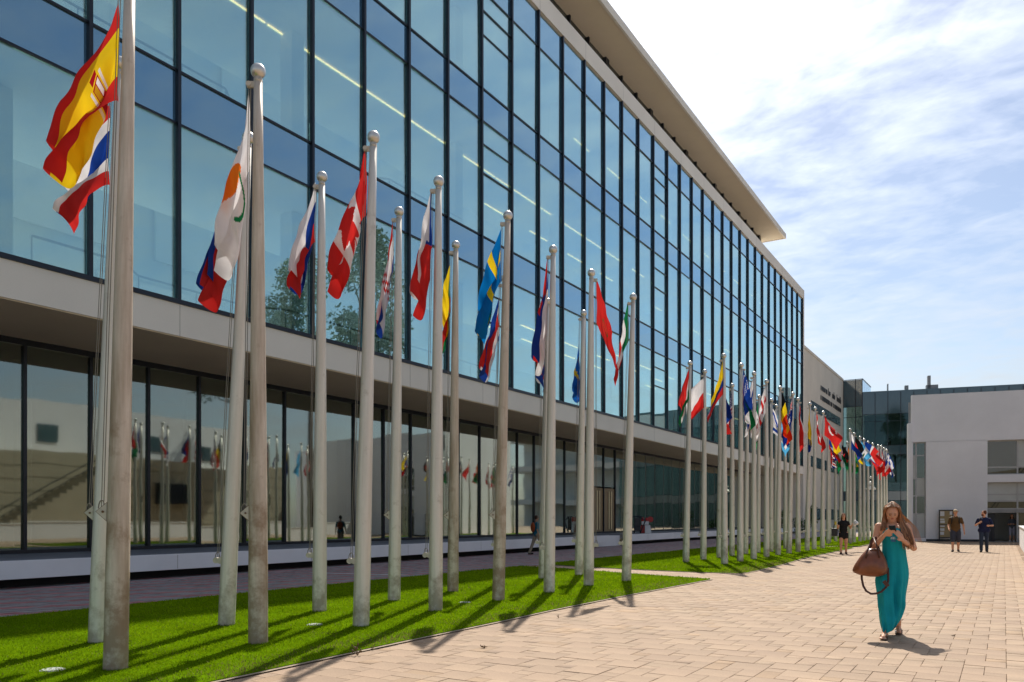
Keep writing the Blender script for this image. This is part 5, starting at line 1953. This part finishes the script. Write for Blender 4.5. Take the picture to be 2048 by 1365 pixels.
for i, (py, pl, pr_, yf, yb) in enumerate(rows):
    s = i / (len(rows) - 1)
    xl, z_ = wpnt(pl, py)[0], wpnt(pl, py)[2]
    xr = wpnt(pr_, py)[0]
    xc_, hx = (xl + xr) / 2, (xr - xl) / 2
    yc, hy = (yf + yb) / 2, (yb - yf) / 2
    for k in range(nseg):
        t = 2 * math.pi * k / nseg
        ct, st_ = math.cos(t), math.sin(t)
        pw = 0.70 if s > .4 else 0.9
        ex = math.copysign(abs(ct) ** pw, ct)
        ey = math.copysign(abs(st_) ** pw, st_)
        f = 1.0
        amp_ = 0.018 + 0.10 * max(0, s - .12)
        f += amp_ * (math.sin(7 * t + 5 * s + 0.6) + 0.6 * math.sin(13 * t - 7 * s))
        # hollow between the two legs
        dl = abs(((t - (1.5 * math.pi + 0.25)) + math.pi) % (2 * math.pi) - math.pi)
        f -= 0.42 * math.exp(-(dl / .17) ** 2) * max(0.0, math.sin(min(1, max(0, (s - .35) / .55)) * math.pi))
        if i < 4:
            dl2 = abs(((t - 1.5 * math.pi) + math.pi) % (2 * math.pi) - math.pi)
            f -= 0.05 * math.exp(-(dl2 / .25) ** 2)
        x = xc_ + hx * ex * f
        y = yc + hy * ey * f
        z = z_
        if s > .55:      # the hem lifts towards the trailing leg
            kk = (s - .55) / .45
            z += 0.075 * kk * max(0, (x - xc_) / max(hx, .01)) * (1 - .1 * kk) - 0.012 * kk * math.sin(5 * t)
            z += 0.07 * kk * max(0, ey)
        if i < 2:
            z += 0.03 * (abs(math.cos(t)) ** 2 if False else math.exp(-((abs(ex) - .55) / .25) ** 2) * (1 if st_ < 0 else 0)) - (0.03 if st_ > 0 else 0)
        # cloth blown and crumpled near the knees
        if 0.5 < s < 0.95:
            y += 0.012 * math.sin(40 * x + 25 * z) * math.sin((s - .5) / .45 * math.pi)
        vs.append((x, y, z))
fs = []
for i in range(len(rows) - 1):
    for k in range(nseg):
        k2 = (k + 1) % nseg
        fs.append((i * nseg + k, i * nseg + k2, (i + 1) * nseg + k2, (i + 1) * nseg + k))
dm.add(vs, fs)
dress = dm.build('dress', TEAL, wm, True)
ssf = dress.modifiers.new('sub', 'SUBSURF')
ssf.levels = ssf.render_levels = 1
for a, b, c_ in ((wpnt(1769, 1062, -0.098), wpnt(1766, 1050, -0.05), wpnt(1765, 1046, 0.03)), (wpnt(1799, 1062, -0.098), wpnt(1803, 1050, -0.05), wpnt(1804, 1046, 0.03))):
    MB().tube([a, b, c_], 0.007, 6).build('strap', TEAL, dress, True)
# printed badge on the bodice
MB().obox(wpnt(1786, 1076.5, -0.150), (1, 0, 0), (0, 1, 0), (0, 0, 1), 0.026, 0.004, 0.015).build('badge', mat('badge_white', (0.40, 0.52, 0.60), 0.6, var=0.5, vs=70), dress)
MB().obox(wpnt(1787, 1082, -0.148), (1, 0, 0), (0, 1, 0), (0, 0, 1), 0.026, 0.004, 0.012).build('badge_print', mat('badge_blue', (0.02, 0.12, 0.26), 0.6), dress)
# hair: a cap on the skull and long falling locks
HAIRM = mat('light_brown_hair', None, 0.55, var=0.12, vs=25, attr=True, spec=0.6)
hm = MB()
rh = random.Random(5)
crown = hv + up_h * .012 - fwd_h * .012
hb0, hb1 = col(96, 56, 34), col(186, 132, 86)


def lock(pts_, r0, c_):
    pts_ = [Vector(p) for p in pts_]
    out = []
    n = 9
    for q in range(n + 1):
        t = q / n * (len(pts_) - 1)
        i = min(int(t), len(pts_) - 2)
        f = t - i
        p0, p1, p2, p3 = pts_[max(i - 1, 0)], pts_[i], pts_[i + 1], pts_[min(i + 2, len(pts_) - 1)]
        out.append(0.5 * ((2 * p1) + (p2 - p0) * f + (2 * p0 - 5 * p1 + 4 * p2 - p3) * f * f + (3 * p1 - p0 - 3 * p2 + p3) * f ** 3))
    hm.tube(out, [r0 * (0.75 + .5 * math.sin(q / n * 2.6)) * (1.0 if q < n else .15) for q in range(n + 1)], 5, col=tuple(c_))


for sgn, cnt in ((-1, 150), (1, 200)):
    for q in range(cnt):
        u_ = rh.random()                      # 0 = front of the parting, 1 = back of the head
        part = hv + up_h * (.092 + .028 * min(1, u_ * 2.2) - .05 * max(0, u_ - .6)) + fwd_h * (.078 - .17 * u_) + sd_h * (sgn * .004 + rh.gauss(0, .003))
        temple = hv + sd_h * sgn * (.058 + .006 * rh.random()) + up_h * (.082 - .02 * u_) + fwd_h * (.066 - .15 * u_)
        side_ = hv + sd_h * sgn * (.086 + .010 * rh.random()) * (1 - .3 * max(0, u_ - .6)) + up_h * (.012) + fwd_h * (.046 - .14 * u_)
        t_ = rh.random()
        back = u_ > .55
        yy_ = (.06 + .04 * rh.random()) if back else (-.115 + .07 * u_)
        if sgn < 0:
            if back:
                t_ = t_ * 1.5 + .2
            e1 = Vector(wpnt(1764.5 + 7 * t_, 1043, (-.03 if not back else .06)))
            e2 = Vector(wpnt(1760 + 13 * t_, 1056 + 7 * rh.random(), yy_))
            P = [part, temple, side_, e1, e2]
        else:
            if back:
                t_ = t_ * 1.4 - .9
            e1 = Vector(wpnt(1799 + 8 * t_, 1044, (-.03 if not back else .06)))
            e2 = Vector(wpnt(1803 + 18 * t_, 1064, yy_ - .01))
            e3 = Vector(wpnt(1806 + 20 * t_ + 1.8 * rh.gauss(0, 1), (1082 + 18 * rh.random()), yy_ - .035))
            P = [part, temple, side_, e1, e2, e3]
        m_ = rh.random()
        lock(P, 0.0072, hb0 * (1 - m_) + hb1 * m_)
# wisps lifted by the wind
for q in range(12):
    lock([hv + sd_h * .085, Vector(wpnt(1812 + q, 1046, .03)), Vector(wpnt(1818 + 1.6 * q, 1062, .02)), Vector(wpnt(1824 + 1.8 * q, 1076 + 1.2 * q, .03))], 0.0018, hb1)
hm.build('hair', HAIRM, wm, True)
m = MB().ball(hv + up_h * .036 - fwd_h * .034, (0.080, 0.084, 0.074), 20, 14, rot=Euler((0.38, 0, 0)).to_matrix(), col=tuple(hb0 * .9))
m.ball(hv + up_h * .0 - fwd_h * .04, (0.082, 0.072, 0.10), 20, 14, rot=Euler((0.38, 0, 0)).to_matrix(), col=tuple(hb0 * .9))
m.build('hair_under', HAIRM, wm, True)
# sandals
SAND = mat('brown_sandal', (0.06, 0.035, 0.025), 0.6, var=0.2)
for (cx, cy_, ang_, z0, tl) in ((-0.057, -0.36, 0.08, 0.006, 0.0), (0.111, 0.20, -0.03, 0.008, 0.28)):
    m = MB()
    poly = []
    for q in range(20):
        t = 2 * math.pi * q / 20
        poly.append((0.043 * math.cos(t) * (1.0 + .12 * math.sin(-t)), 0.128 * math.sin(t)))
    ca, sa = math.cos(ang_), math.sin(ang_)
    vv = []
    for zz_ in (0.0, 0.018):
        for (a, b) in poly:
            yy = b
            zl = zz_ + (max(0, b + .05) * tl)
            vv.append((cx + a * ca - yy * sa, cy_ + a * sa + yy * ca, z0 + zl))
    n = 20
    m.add(vv, [tuple(range(n - 1, -1, -1)), tuple(range(n, 2 * n))] + [(k, (k + 1) % n, n + (k + 1) % n, n + k) for k in range(n)])
    sl = m.build('sandal', SAND, wm)
    m = MB()
    for sg in (-1, 1):
        m.tube([(cx, cy_ - .085, z0 + .03 + .0), (cx + sg * .026, cy_ - .05, z0 + .062), (cx + sg * .043, cy_ + .0, z0 + .03 + tl * .05)], 0.006, 6)
    m.build('thong', mat('cream_strap', (0.5, 0.4, 0.33), 0.6), sl, True)

# phone held in both hands
ph_ = thing('phone', 'dark smartphone held up in both hands by the woman in turquoise', 'phone', wm.matrix_basis @ phone_c, yaw)
u_p = Vector((0.1, 0.82, -0.55)).normalized()
s_p = Vector((1, 0, 0.05)).normalized()
n_p = s_p.cross(u_p).normalized()
MB().obox((0, 0, 0), s_p, u_p, n_p, 0.037, 0.066, 0.005).build('case', mat('phone_black', (0.015, 0.015, 0.018), 0.25, var=0.05), ph_, bevel=0.003)
MB().obox(n_p * 0.0055, s_p, u_p, n_p, 0.033, 0.058, 0.0012).build('screen', mat('phone_screen', (0.03, 0.035, 0.05), 0.1, var=0.05), ph_)

# handbag on her forearm
LEA = mat('brown_leather', (0.20, 0.055, 0.014), 0.34, var=0.22, vs=9, bump=0.25, bs=35, spec=0.6, coat=0.15)
LEA2 = mat('dark_leather', (0.075, 0.022, 0.010), 0.45, var=0.2, vs=14, spec=0.5)
hb_ = thing('handbag', 'large brown leather handbag hanging from the woman in turquoise', 'handbag', (wxp, wyp, 0), yaw)
brow = [  # picture row, left, right, half depth
    (1097, 1737, 1758, 0.020), (1100, 1732.5, 1762, 0.050), (1106, 1727, 1766, 0.085), (1114, 1720, 1770, 0.115), (1124, 1713, 1774, 0.135),
    (1133, 1707.5, 1776, 0.142), (1139, 1704.5, 1776, 0.138), (1143, 1706, 1775.5, 0.125), (1147, 1716, 1774.5, 0.105), (1149.5, 1730, 1771, 0.07)]
vs, fs = [], []
ns = 40
for i, (py, pl, pr_, hd_) in enumerate(brow):
    xl, z_ = wpnt(pl, py)[0], wpnt(pl, py)[2]
    xr = wpnt(pr_, py)[0]
    for k in range(ns):
        t = 2 * math.pi * k / ns
        ct, st_ = math.cos(t), math.sin(t)
        ex = math.copysign(abs(ct) ** .55, ct)
        ey = math.copysign(abs(st_) ** .75, st_)
        dent = 1 + .05 * math.sin(5 * t + i * .9) + .03 * math.sin(9 * t - i)
        sag = 0.018 * (1 - ex * ex) * (1 if i > 5 else 0)
        vs.append(((xl + xr) / 2 + (xr - xl) / 2 * ex, -0.16 + hd_ * ey * dent, z_ - sag + (.012 * ex if i > 5 else 0)))
for i in range(len(brow) - 1):
    for k in range(ns):
        k2 = (k + 1) % ns
        fs.append((i * ns + k, i * ns + k2, (i + 1) * ns + k2, (i + 1) * ns + k))
fs.append(tuple(range(ns - 1, -1, -1)))
fs.append(tuple((len(brow) - 1) * ns + k for k in range(ns)))
MB().add(vs, fs).build('bag_body', LEA, hb_, True)
for yy, dxp in ((-0.255, 0), (-0.07, 3)):
    MB().tube([wpnt(1731 + dxp, 1118, yy - .02), wpnt(1733 + dxp, 1106, yy), wpnt(1739 + dxp, 1092, yy * .6 - .05), wpnt(1742 + dxp, 1080 - dxp, -.12),
               wpnt(1748 + dxp, 1077 - dxp, -.12), wpnt(1753 + dxp, 1090, yy * .6 - .05), wpnt(1757 + dxp, 1104, yy), wpnt(1759 + dxp, 1116, yy - .02)], 0.011, 8, flat=.6).build('handle', LEA2, hb_, True)
MB().tube([wpnt(*p) for p in ((1722.5, 1146, -.16), (1723, 1160, -.2), (1726, 1174, -.24), (1732, 1184, -.26), (1742, 1189.5, -.27), (1753, 1188.5, -.27), (1763, 1184, -.26), (1772, 1175, -.24), (1776.5, 1163, -.2), (1776.5, 1150, -.18), (1775.5, 1136, -.16))],
          0.013, 8, flat=.35).build('shoulder_strap', LEA2, hb_, True)
MB().obox(wpnt(1772, 1168, -.275), (.8, 0, .6), (0, 1, 0), (-.6, 0, .8), 0.022, 0.006, 0.04).build('strap_tab', LEA2, hb_)
MB().tube([wpnt(1739, 1101.5, -.20), wpnt(1748, 1099, -.21), wpnt(1757, 1101.5, -.20)], 0.008, 6).build('zip', LEA2, hb_, True)


# ---------------------------------------------------------------- people further off
def person(label, px, py, hpx, pose, z0=0.0, yaw_off=0.0, at=None, voxel=0.013):
    x, y = ground_at(px, py, z0) if at is None else at
    z_ = z0
    yw = TH - math.atan((px - 1024) / 1600.0) + yaw_off
    t = thing('person', label, 'person', (x, y, z_), yw)
    H = hpx / 1600.0 * depth_of(x, y)
    pose(t, H)
    return t


def stand(H, shirt, legs, shoe, skin, sleeve=0.5, leglen=1.0, bulk=1.0, stride=0.10, armL=None, armR=None, skirt=None, head_turn=0.0, legskin=None, hs=0.5, hips=1.0):
    """prims for a walking figure of height H facing -y; x to the picture's right"""
    u = H / 1.75
    p = []
    hc_ = Vector((0, -0.01 * u, 1.63 * u))
    p.append(('e', tuple(hc_), (0.075 * u, 0.093 * u, 0.112 * u), (0, 0, head_turn), skin))
    fx, fy = math.sin(head_turn), -math.cos(head_turn)
    p.append(('c', (hc_.x + fx * .035 * u, hc_.y + fy * .035 * u, 1.585 * u), (hc_.x + fx * .045 * u, hc_.y + fy * .045 * u, 1.55 * u), 0.052 * u, 0.04 * u, skin))
    p.append(('c', (hc_.x + fx * .085 * u, hc_.y + fy * .085 * u, 1.64 * u), (hc_.x + fx * .105 * u, hc_.y + fy * .105 * u, 1.615 * u), 0.012 * u, 0.016 * u, skin))
    p.append(('c', (0, 0.015 * u, 1.42 * u), (0, 0.0, 1.54 * u), 0.062 * u, 0.056 * u, skin))
    b = bulk
    p.append(('c', (-0.135 * u * b, 0.01, 1.375 * u), (0, 0.01, 1.43 * u), 0.06 * u, 0.06 * u, shirt))
    p.append(('c', (0.135 * u * b, 0.01, 1.375 * u), (0, 0.01, 1.43 * u), 0.06 * u, 0.06 * u, shirt))
    p.append(('e', (0, 0, 1.24 * u), (0.175 * u * b, 0.12 * u * b, 0.21 * u), (0, 0, 0), shirt))
    p.append(('e', (0, -0.015 * u * (b - 1) * 4, 1.06 * u), (0.165 * u * b, 0.125 * u * b, 0.18 * u), (0, 0, 0), shirt))
    p.append(('e', (0, 0.005, 0.93 * u), (0.175 * u * b * hips, 0.125 * u * b, 0.14 * u), (0, 0, 0), shirt if skirt is None else skirt))
    for sg, st_ in ((-1, stride), (1, -stride)):
        hip = Vector((sg * 0.085 * u, 0, 0.90 * u))
        kn = Vector((sg * 0.10 * u, -st_ * .8 - .03 * u, 0.49 * u))
        an = Vector((sg * 0.10 * u, -st_ * 1.2 + (0.05 if st_ < 0 else 0), 0.09 * u))
        lc = legs
        cut = leglen
        p.append(('c', tuple(hip), tuple(kn), 0.102 * u * b ** .5, 0.072 * u, lc if cut > .3 else (legskin if legskin is not None else skin)))
        if cut >= 1:
            p.append(('c', tuple(kn), tuple(an), 0.074 * u, 0.062 * u, lc))
        else:
            p.append(('c', tuple(kn), tuple(kn + (an - kn) * .15), 0.068 * u if cut > .3 else .058 * u, 0.066 * u if cut > .3 else .056 * u, lc if cut > .3 else skin))
            p.append(('c', tuple(kn + (an - kn) * .2), tuple(an), 0.06 * u, 0.042 * u, skin))
        p.append(('c', (an.x, an.y + .02, 0.045 * u), (an.x + sg * .02, an.y - 0.17 * u, 0.036 * u), 0.050 * u, 0.042 * u, shoe))
    for sg, arm in ((-1, armL), (1, armR)):
        sh = Vector((sg * 0.172 * u * b, 0.01, 1.365 * u))
        if arm is None:
            el = sh + Vector((sg * 0.05 * u, 0.03, -0.29 * u))
            wr = el + Vector((sg * 0.0, -0.05, -0.25 * u))
        else:
            el = sh + Vector(arm[0]) * u
            wr = el + Vector(arm[1]) * u
        m_ = sh + (el - sh) * hs * 1.6 if sleeve < 1 else el
        m_ = sh + (el - sh) * min(1, sleeve * 1.5)
        p.append(('c', tuple(sh), tuple(m_), 0.062 * u * b ** .5, 0.056 * u, shirt))
        p.append(('c', tuple(sh), tuple(el), 0.050 * u, 0.042 * u, skin if sleeve < 1 else shirt))
        p.append(('c', tuple(el), tuple(wr), 0.042 * u, 0.028 * u, skin))
        p += hand(wr, wr - el, (-sg * .8, -.3, 0.2), 0.17 * u, skin, 0.4, thumb_side=sg, r=0.010 * u)
    return p, u


def head_hair(t, u, c_, kind, turn=0.0):
    m = MB()
    fx, fy = math.sin(turn), -math.cos(turn)
    if kind == 'cap':
        m.ball((0 - fx * .005, -0.005 - fy * .005, 1.672 * u), (0.086 * u, 0.10 * u, 0.078 * u), 16, 10, col=tuple(c_))
        m.obox((fx * .10 * u, fy * .10 * u, 1.675 * u), (-fy, fx, 0), (fx, fy, -.1), (0, 0, 1), 0.06 * u, 0.05 * u, 0.008 * u, col=tuple(c_ * .6))
        return m.build('cap', PCLOTH, t, True)
    m.ball((-fx * .022 * u, -0.01 - fy * .022 * u, 1.655 * u), (0.084 * u, 0.098 * u, 0.105 * u), 16, 10, col=tuple(c_))
    if kind == 'long':
        r = random.Random(9)
        for q in range(60):
            a = math.pi * (-0.05 + 1.1 * q / 59)
            x, y = 0.082 * u * math.cos(a), 0.075 * u * math.sin(a) + .01
            L = r.uniform(.26, .36) * u
            m.tube([(x * .8, y * .8, 1.71 * u), (x * 1.05, y * 1.1, 1.62 * u), (x * 1.25, y * 1.2 + .01, 1.52 * u), (x * (1.3 + .2 * r.random()), y * 1.1 + .01, 1.69 * u - L)],
                   [0.012, .014, .013, .004], 5, col=tuple(c_ * r.uniform(.8, 1.3)))
    return m.build('hair', PCLOTH, t, True)


def pose_black(t, H):
    sh = col(18, 18, 22)
    p, u = stand(H, sh, SKIN, col(60, 36, 30), SKIN, sleeve=.25, leglen=0.0, bulk=1.0, stride=.06, skirt=sh,
                 armL=((-.05, -.10, -.26), (-.02, -.22, .10)), armR=((.10, .02, -.25), (.06, -.17, .13)))
    p.append(('c', (-.075 * u, 0, .86 * u), (-.09 * u, -.02, .72 * u), .125 * u, .105 * u, sh))
    p.append(('c', (.075 * u, 0, .86 * u), (.09 * u, .02, .72 * u), .125 * u, .105 * u, sh))
    p.append(('e', (0, 0, .80 * u), (.20 * u, .14 * u, .17 * u), (0, 0, 0), sh))
    p.append(('c', (-.09 * u, 0, .71 * u), (.09 * u, 0, .71 * u), .085 * u, .085 * u, sh))
    body('body', p, PCLOTH, t, 0.012, 4)
    head_hair(t, u, col(112, 66, 40), 'long')
    face_parts((0, -.01, 1.63 * u), .105 * u, t)


w2 = person('woman in a short black dress walking beside the second lawn', 1687, 1109, 82, pose_black)
k_ = depth_of(w2.location.x, w2.location.y) / 1600
m = MB()
for q in range(7):
    m.ball((random.gauss(0, .06), random.gauss(0, .03), random.gauss(0, .05)), (.09, .06, .07), 8, 6, rot=Euler((q, q * 2, 0)).to_matrix())
M2 = Matrix.Translation(w2.location) @ Matrix.Rotation(w2.rotation_euler.z, 4, 'Z')
tag(m.build('paper_bag', PAP, None, loc=M2 @ Vector((0.46, -0.22, 1.27))), 'crumpled white paper bag carried by the woman in black', 'bag')
hb2 = thing('shoulder_bag', 'black shoulder bag at the side of the woman in black', 'bag', M2 @ Vector((-0.34, -0.02, 0.86)), w2.rotation_euler.z)
MB().box(-.12, .12, -.07, .07, -.12, .2).build('bag_body', mat('black_leather', (0.012, 0.012, 0.013), 0.5), hb2, bevel=.03)
MB().tube([(-.06, 0, .2), (0.02, -.02, .42), (.14, 0, .62), (.16, .02, .4), (.08, 0, .2)], .012, 6).build('strap', MATS['black_leather'], hb2, True)
tag(MB().tube([(0, 0, 0), (0, 0, .06), (0, 0, .14)], [.035, .042, .04], 10).build('yellow_cup', mat('yellow_cup', (0.6, 0.45, 0.05), 0.5), None, loc=M2 @ Vector((-0.30, -0.38, 1.20))), 'yellow cup in the hand of the woman in black', 'cup')


def pose_man1(t, H):
    p, u = stand(H, col(96, 70, 38), col(56, 60, 74), col(50, 38, 34), SKIN, sleeve=.45, leglen=.6, bulk=1.12, stride=.12, head_turn=.5,
                 armL=((-.06, .02, -.28), (.02, -.20, -.14)), armR=((.09, .03, -.27), (.03, -.03, -.26)))
    p.append(('c', (-.09 * u, -.03, .80 * u), (-.10 * u, -.10, .50 * u), .115 * u, .10 * u, col(56, 60, 74)))
    p.append(('c', (.09 * u, .02, .80 * u), (.10 * u, .06, .50 * u), .115 * u, .10 * u, col(56, 60, 74)))
    body('body', p, PCLOTH, t, 0.013, 4)
    head_hair(t, u, col(190, 170, 140), 'cap', .5)
    MB().ball((0, .02, 1.63 * u), (.078 * u, .085 * u, .09 * u), 12, 8, col=tuple(col(70, 46, 30))).build('hair', PCLOTH, t, True)
    face_parts((0, -.01, 1.62 * u), .11 * u, t, fwd=(math.sin(.5), -math.cos(.5), 0))
    b = MB()
    b.ball((0, .20 * u, 1.2 * u), (.15 * u, .10 * u, .23 * u), 14, 10, col=tuple(col(40, 40, 36)))
    bo = b.build('backpack', PCLOTH, t, True)
    for sg in (-1, 1):
        MB().tube([(sg * .12 * u, .12 * u, 1.40 * u), (sg * .125 * u, -.02, 1.465 * u), (sg * .13 * u, -.135 * u, 1.34 * u), (sg * .14 * u, -.14 * u, 1.15 * u)], .022 * u, 8, col=tuple(col(40, 40, 36)), flat=.4).build('shoulder_strap', PCLOTH, bo, True)


person('man in a brown T-shirt, shorts and cap before the notice board', 1911, 1104, 85, pose_man1)


def pose_man2(t, H):
    p, u = stand(H, col(22, 30, 66), col(44, 56, 76), col(40, 36, 36), SKIN, sleeve=.5, leglen=1.0, bulk=1.18, stride=.07, head_turn=-1.0,
                 armL=((-.10, -.02, -.24), (.13, -.20, .10)), armR=((.11, .02, -.25), (-.12, -.22, .0)))
    p.append(('c', (-.10 * u, 0, .92 * u), (.10 * u, 0, .92 * u), .135 * u, .135 * u, col(22, 30, 66)))
    body('body', p, PCLOTH, t, 0.013, 4)
    head_hair(t, u, col(92, 52, 32), 'short', -1.0)
    fx, fy = math.sin(-1.0), -math.cos(-1.0)
    MB().ball((fx * .05 * u, fy * .05 * u, 1.555 * u), (.058 * u, .06 * u, .055 * u), 12, 8, col=tuple(col(110, 58, 34))).build('beard', PCLOTH, t, True)
    face_parts((0, -.01, 1.63 * u), .11 * u, t, fwd=(fx, fy, 0))
    b = MB()
    b.ball((-.02, .20 * u, 1.15 * u), (.19 * u, .10 * u, .26 * u), 14, 10, col=tuple(col(20, 22, 34)))
    bo = b.build('backpack', PCLOTH, t, True)
    for sg in (-1,):
        MB().tube([(sg * .14 * u, .12 * u, 1.40 * u), (sg * .145 * u, -.02, 1.465 * u), (sg * .15 * u, -.14 * u, 1.34 * u), (sg * .16 * u, -.15 * u, 1.15 * u)], .022 * u, 8, col=tuple(col(20, 22, 34)), flat=.4).build('shoulder_strap', PCLOTH, bo, True)


person('bearded man in a dark blue shirt and jeans turning his head', 1968, 1105, 84, pose_man2)


def pose_walker(t, H):
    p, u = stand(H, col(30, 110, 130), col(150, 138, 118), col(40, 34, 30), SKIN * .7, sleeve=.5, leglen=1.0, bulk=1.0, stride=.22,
                 armL=((-.06, .06, -.27), (-.02, -.06, -.24)), armR=((.06, -.10, -.27), (.0, -.18, -.16)))
    body('body', p, PCLOTH, t, 0.014, 4)
    head_hair(t, u, col(60, 40, 28), 'short')
    face_parts((0, -.01, 1.63 * u), .11 * u, t)
    MB().ball((0, .19 * u, 1.22 * u), (.15 * u, .09 * u, .22 * u), 14, 10, col=tuple(col(150, 70, 30))).build('backpack', PCLOTH, t, True)


person('person in a teal top walking in the shade along the plinth', 1072, 1108, 78, pose_walker, z0=-0.16, yaw_off=math.radians(115), at=(-18.0, 31.4))


def pose_door(t, H):
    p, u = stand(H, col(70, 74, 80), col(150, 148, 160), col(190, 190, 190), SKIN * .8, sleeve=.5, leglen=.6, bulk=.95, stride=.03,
                 armL=((-.05, -.05, -.27), (.10, -.16, .02)), armR=((.05, -.05, -.27), (-.10, -.16, .02)))
    body('body', p, PCLOTH, t, 0.015, 4)
    head_hair(t, u, col(92, 66, 48), 'long')
    face_parts((0, -.01, 1.63 * u), .105 * u, t)


pd = WO + DIR * wall_t(2024, 0.7) - NRM * 0.7
person('long-haired person in pale shorts standing in the shaded doorway', 2024, 1086, 55, pose_door, at=(pd.x, pd.y))


def pose_sil(t, H):
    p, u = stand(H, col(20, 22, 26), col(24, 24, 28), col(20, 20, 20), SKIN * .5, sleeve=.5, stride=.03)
    body('body', p, PCLOTH, t, 0.02, 3)
    head_hair(t, u, col(20, 16, 14), 'short')


ps = Vector((-18.26, 131, 0)) + DIR * 3.95 - NRM * 3.0
person('dark figure standing behind the glass on an upper floor', 1759, 880, 23, pose_sil, z0=12.31, at=(ps.x, ps.y), voxel=.02)

bpy.context.view_layer.update()
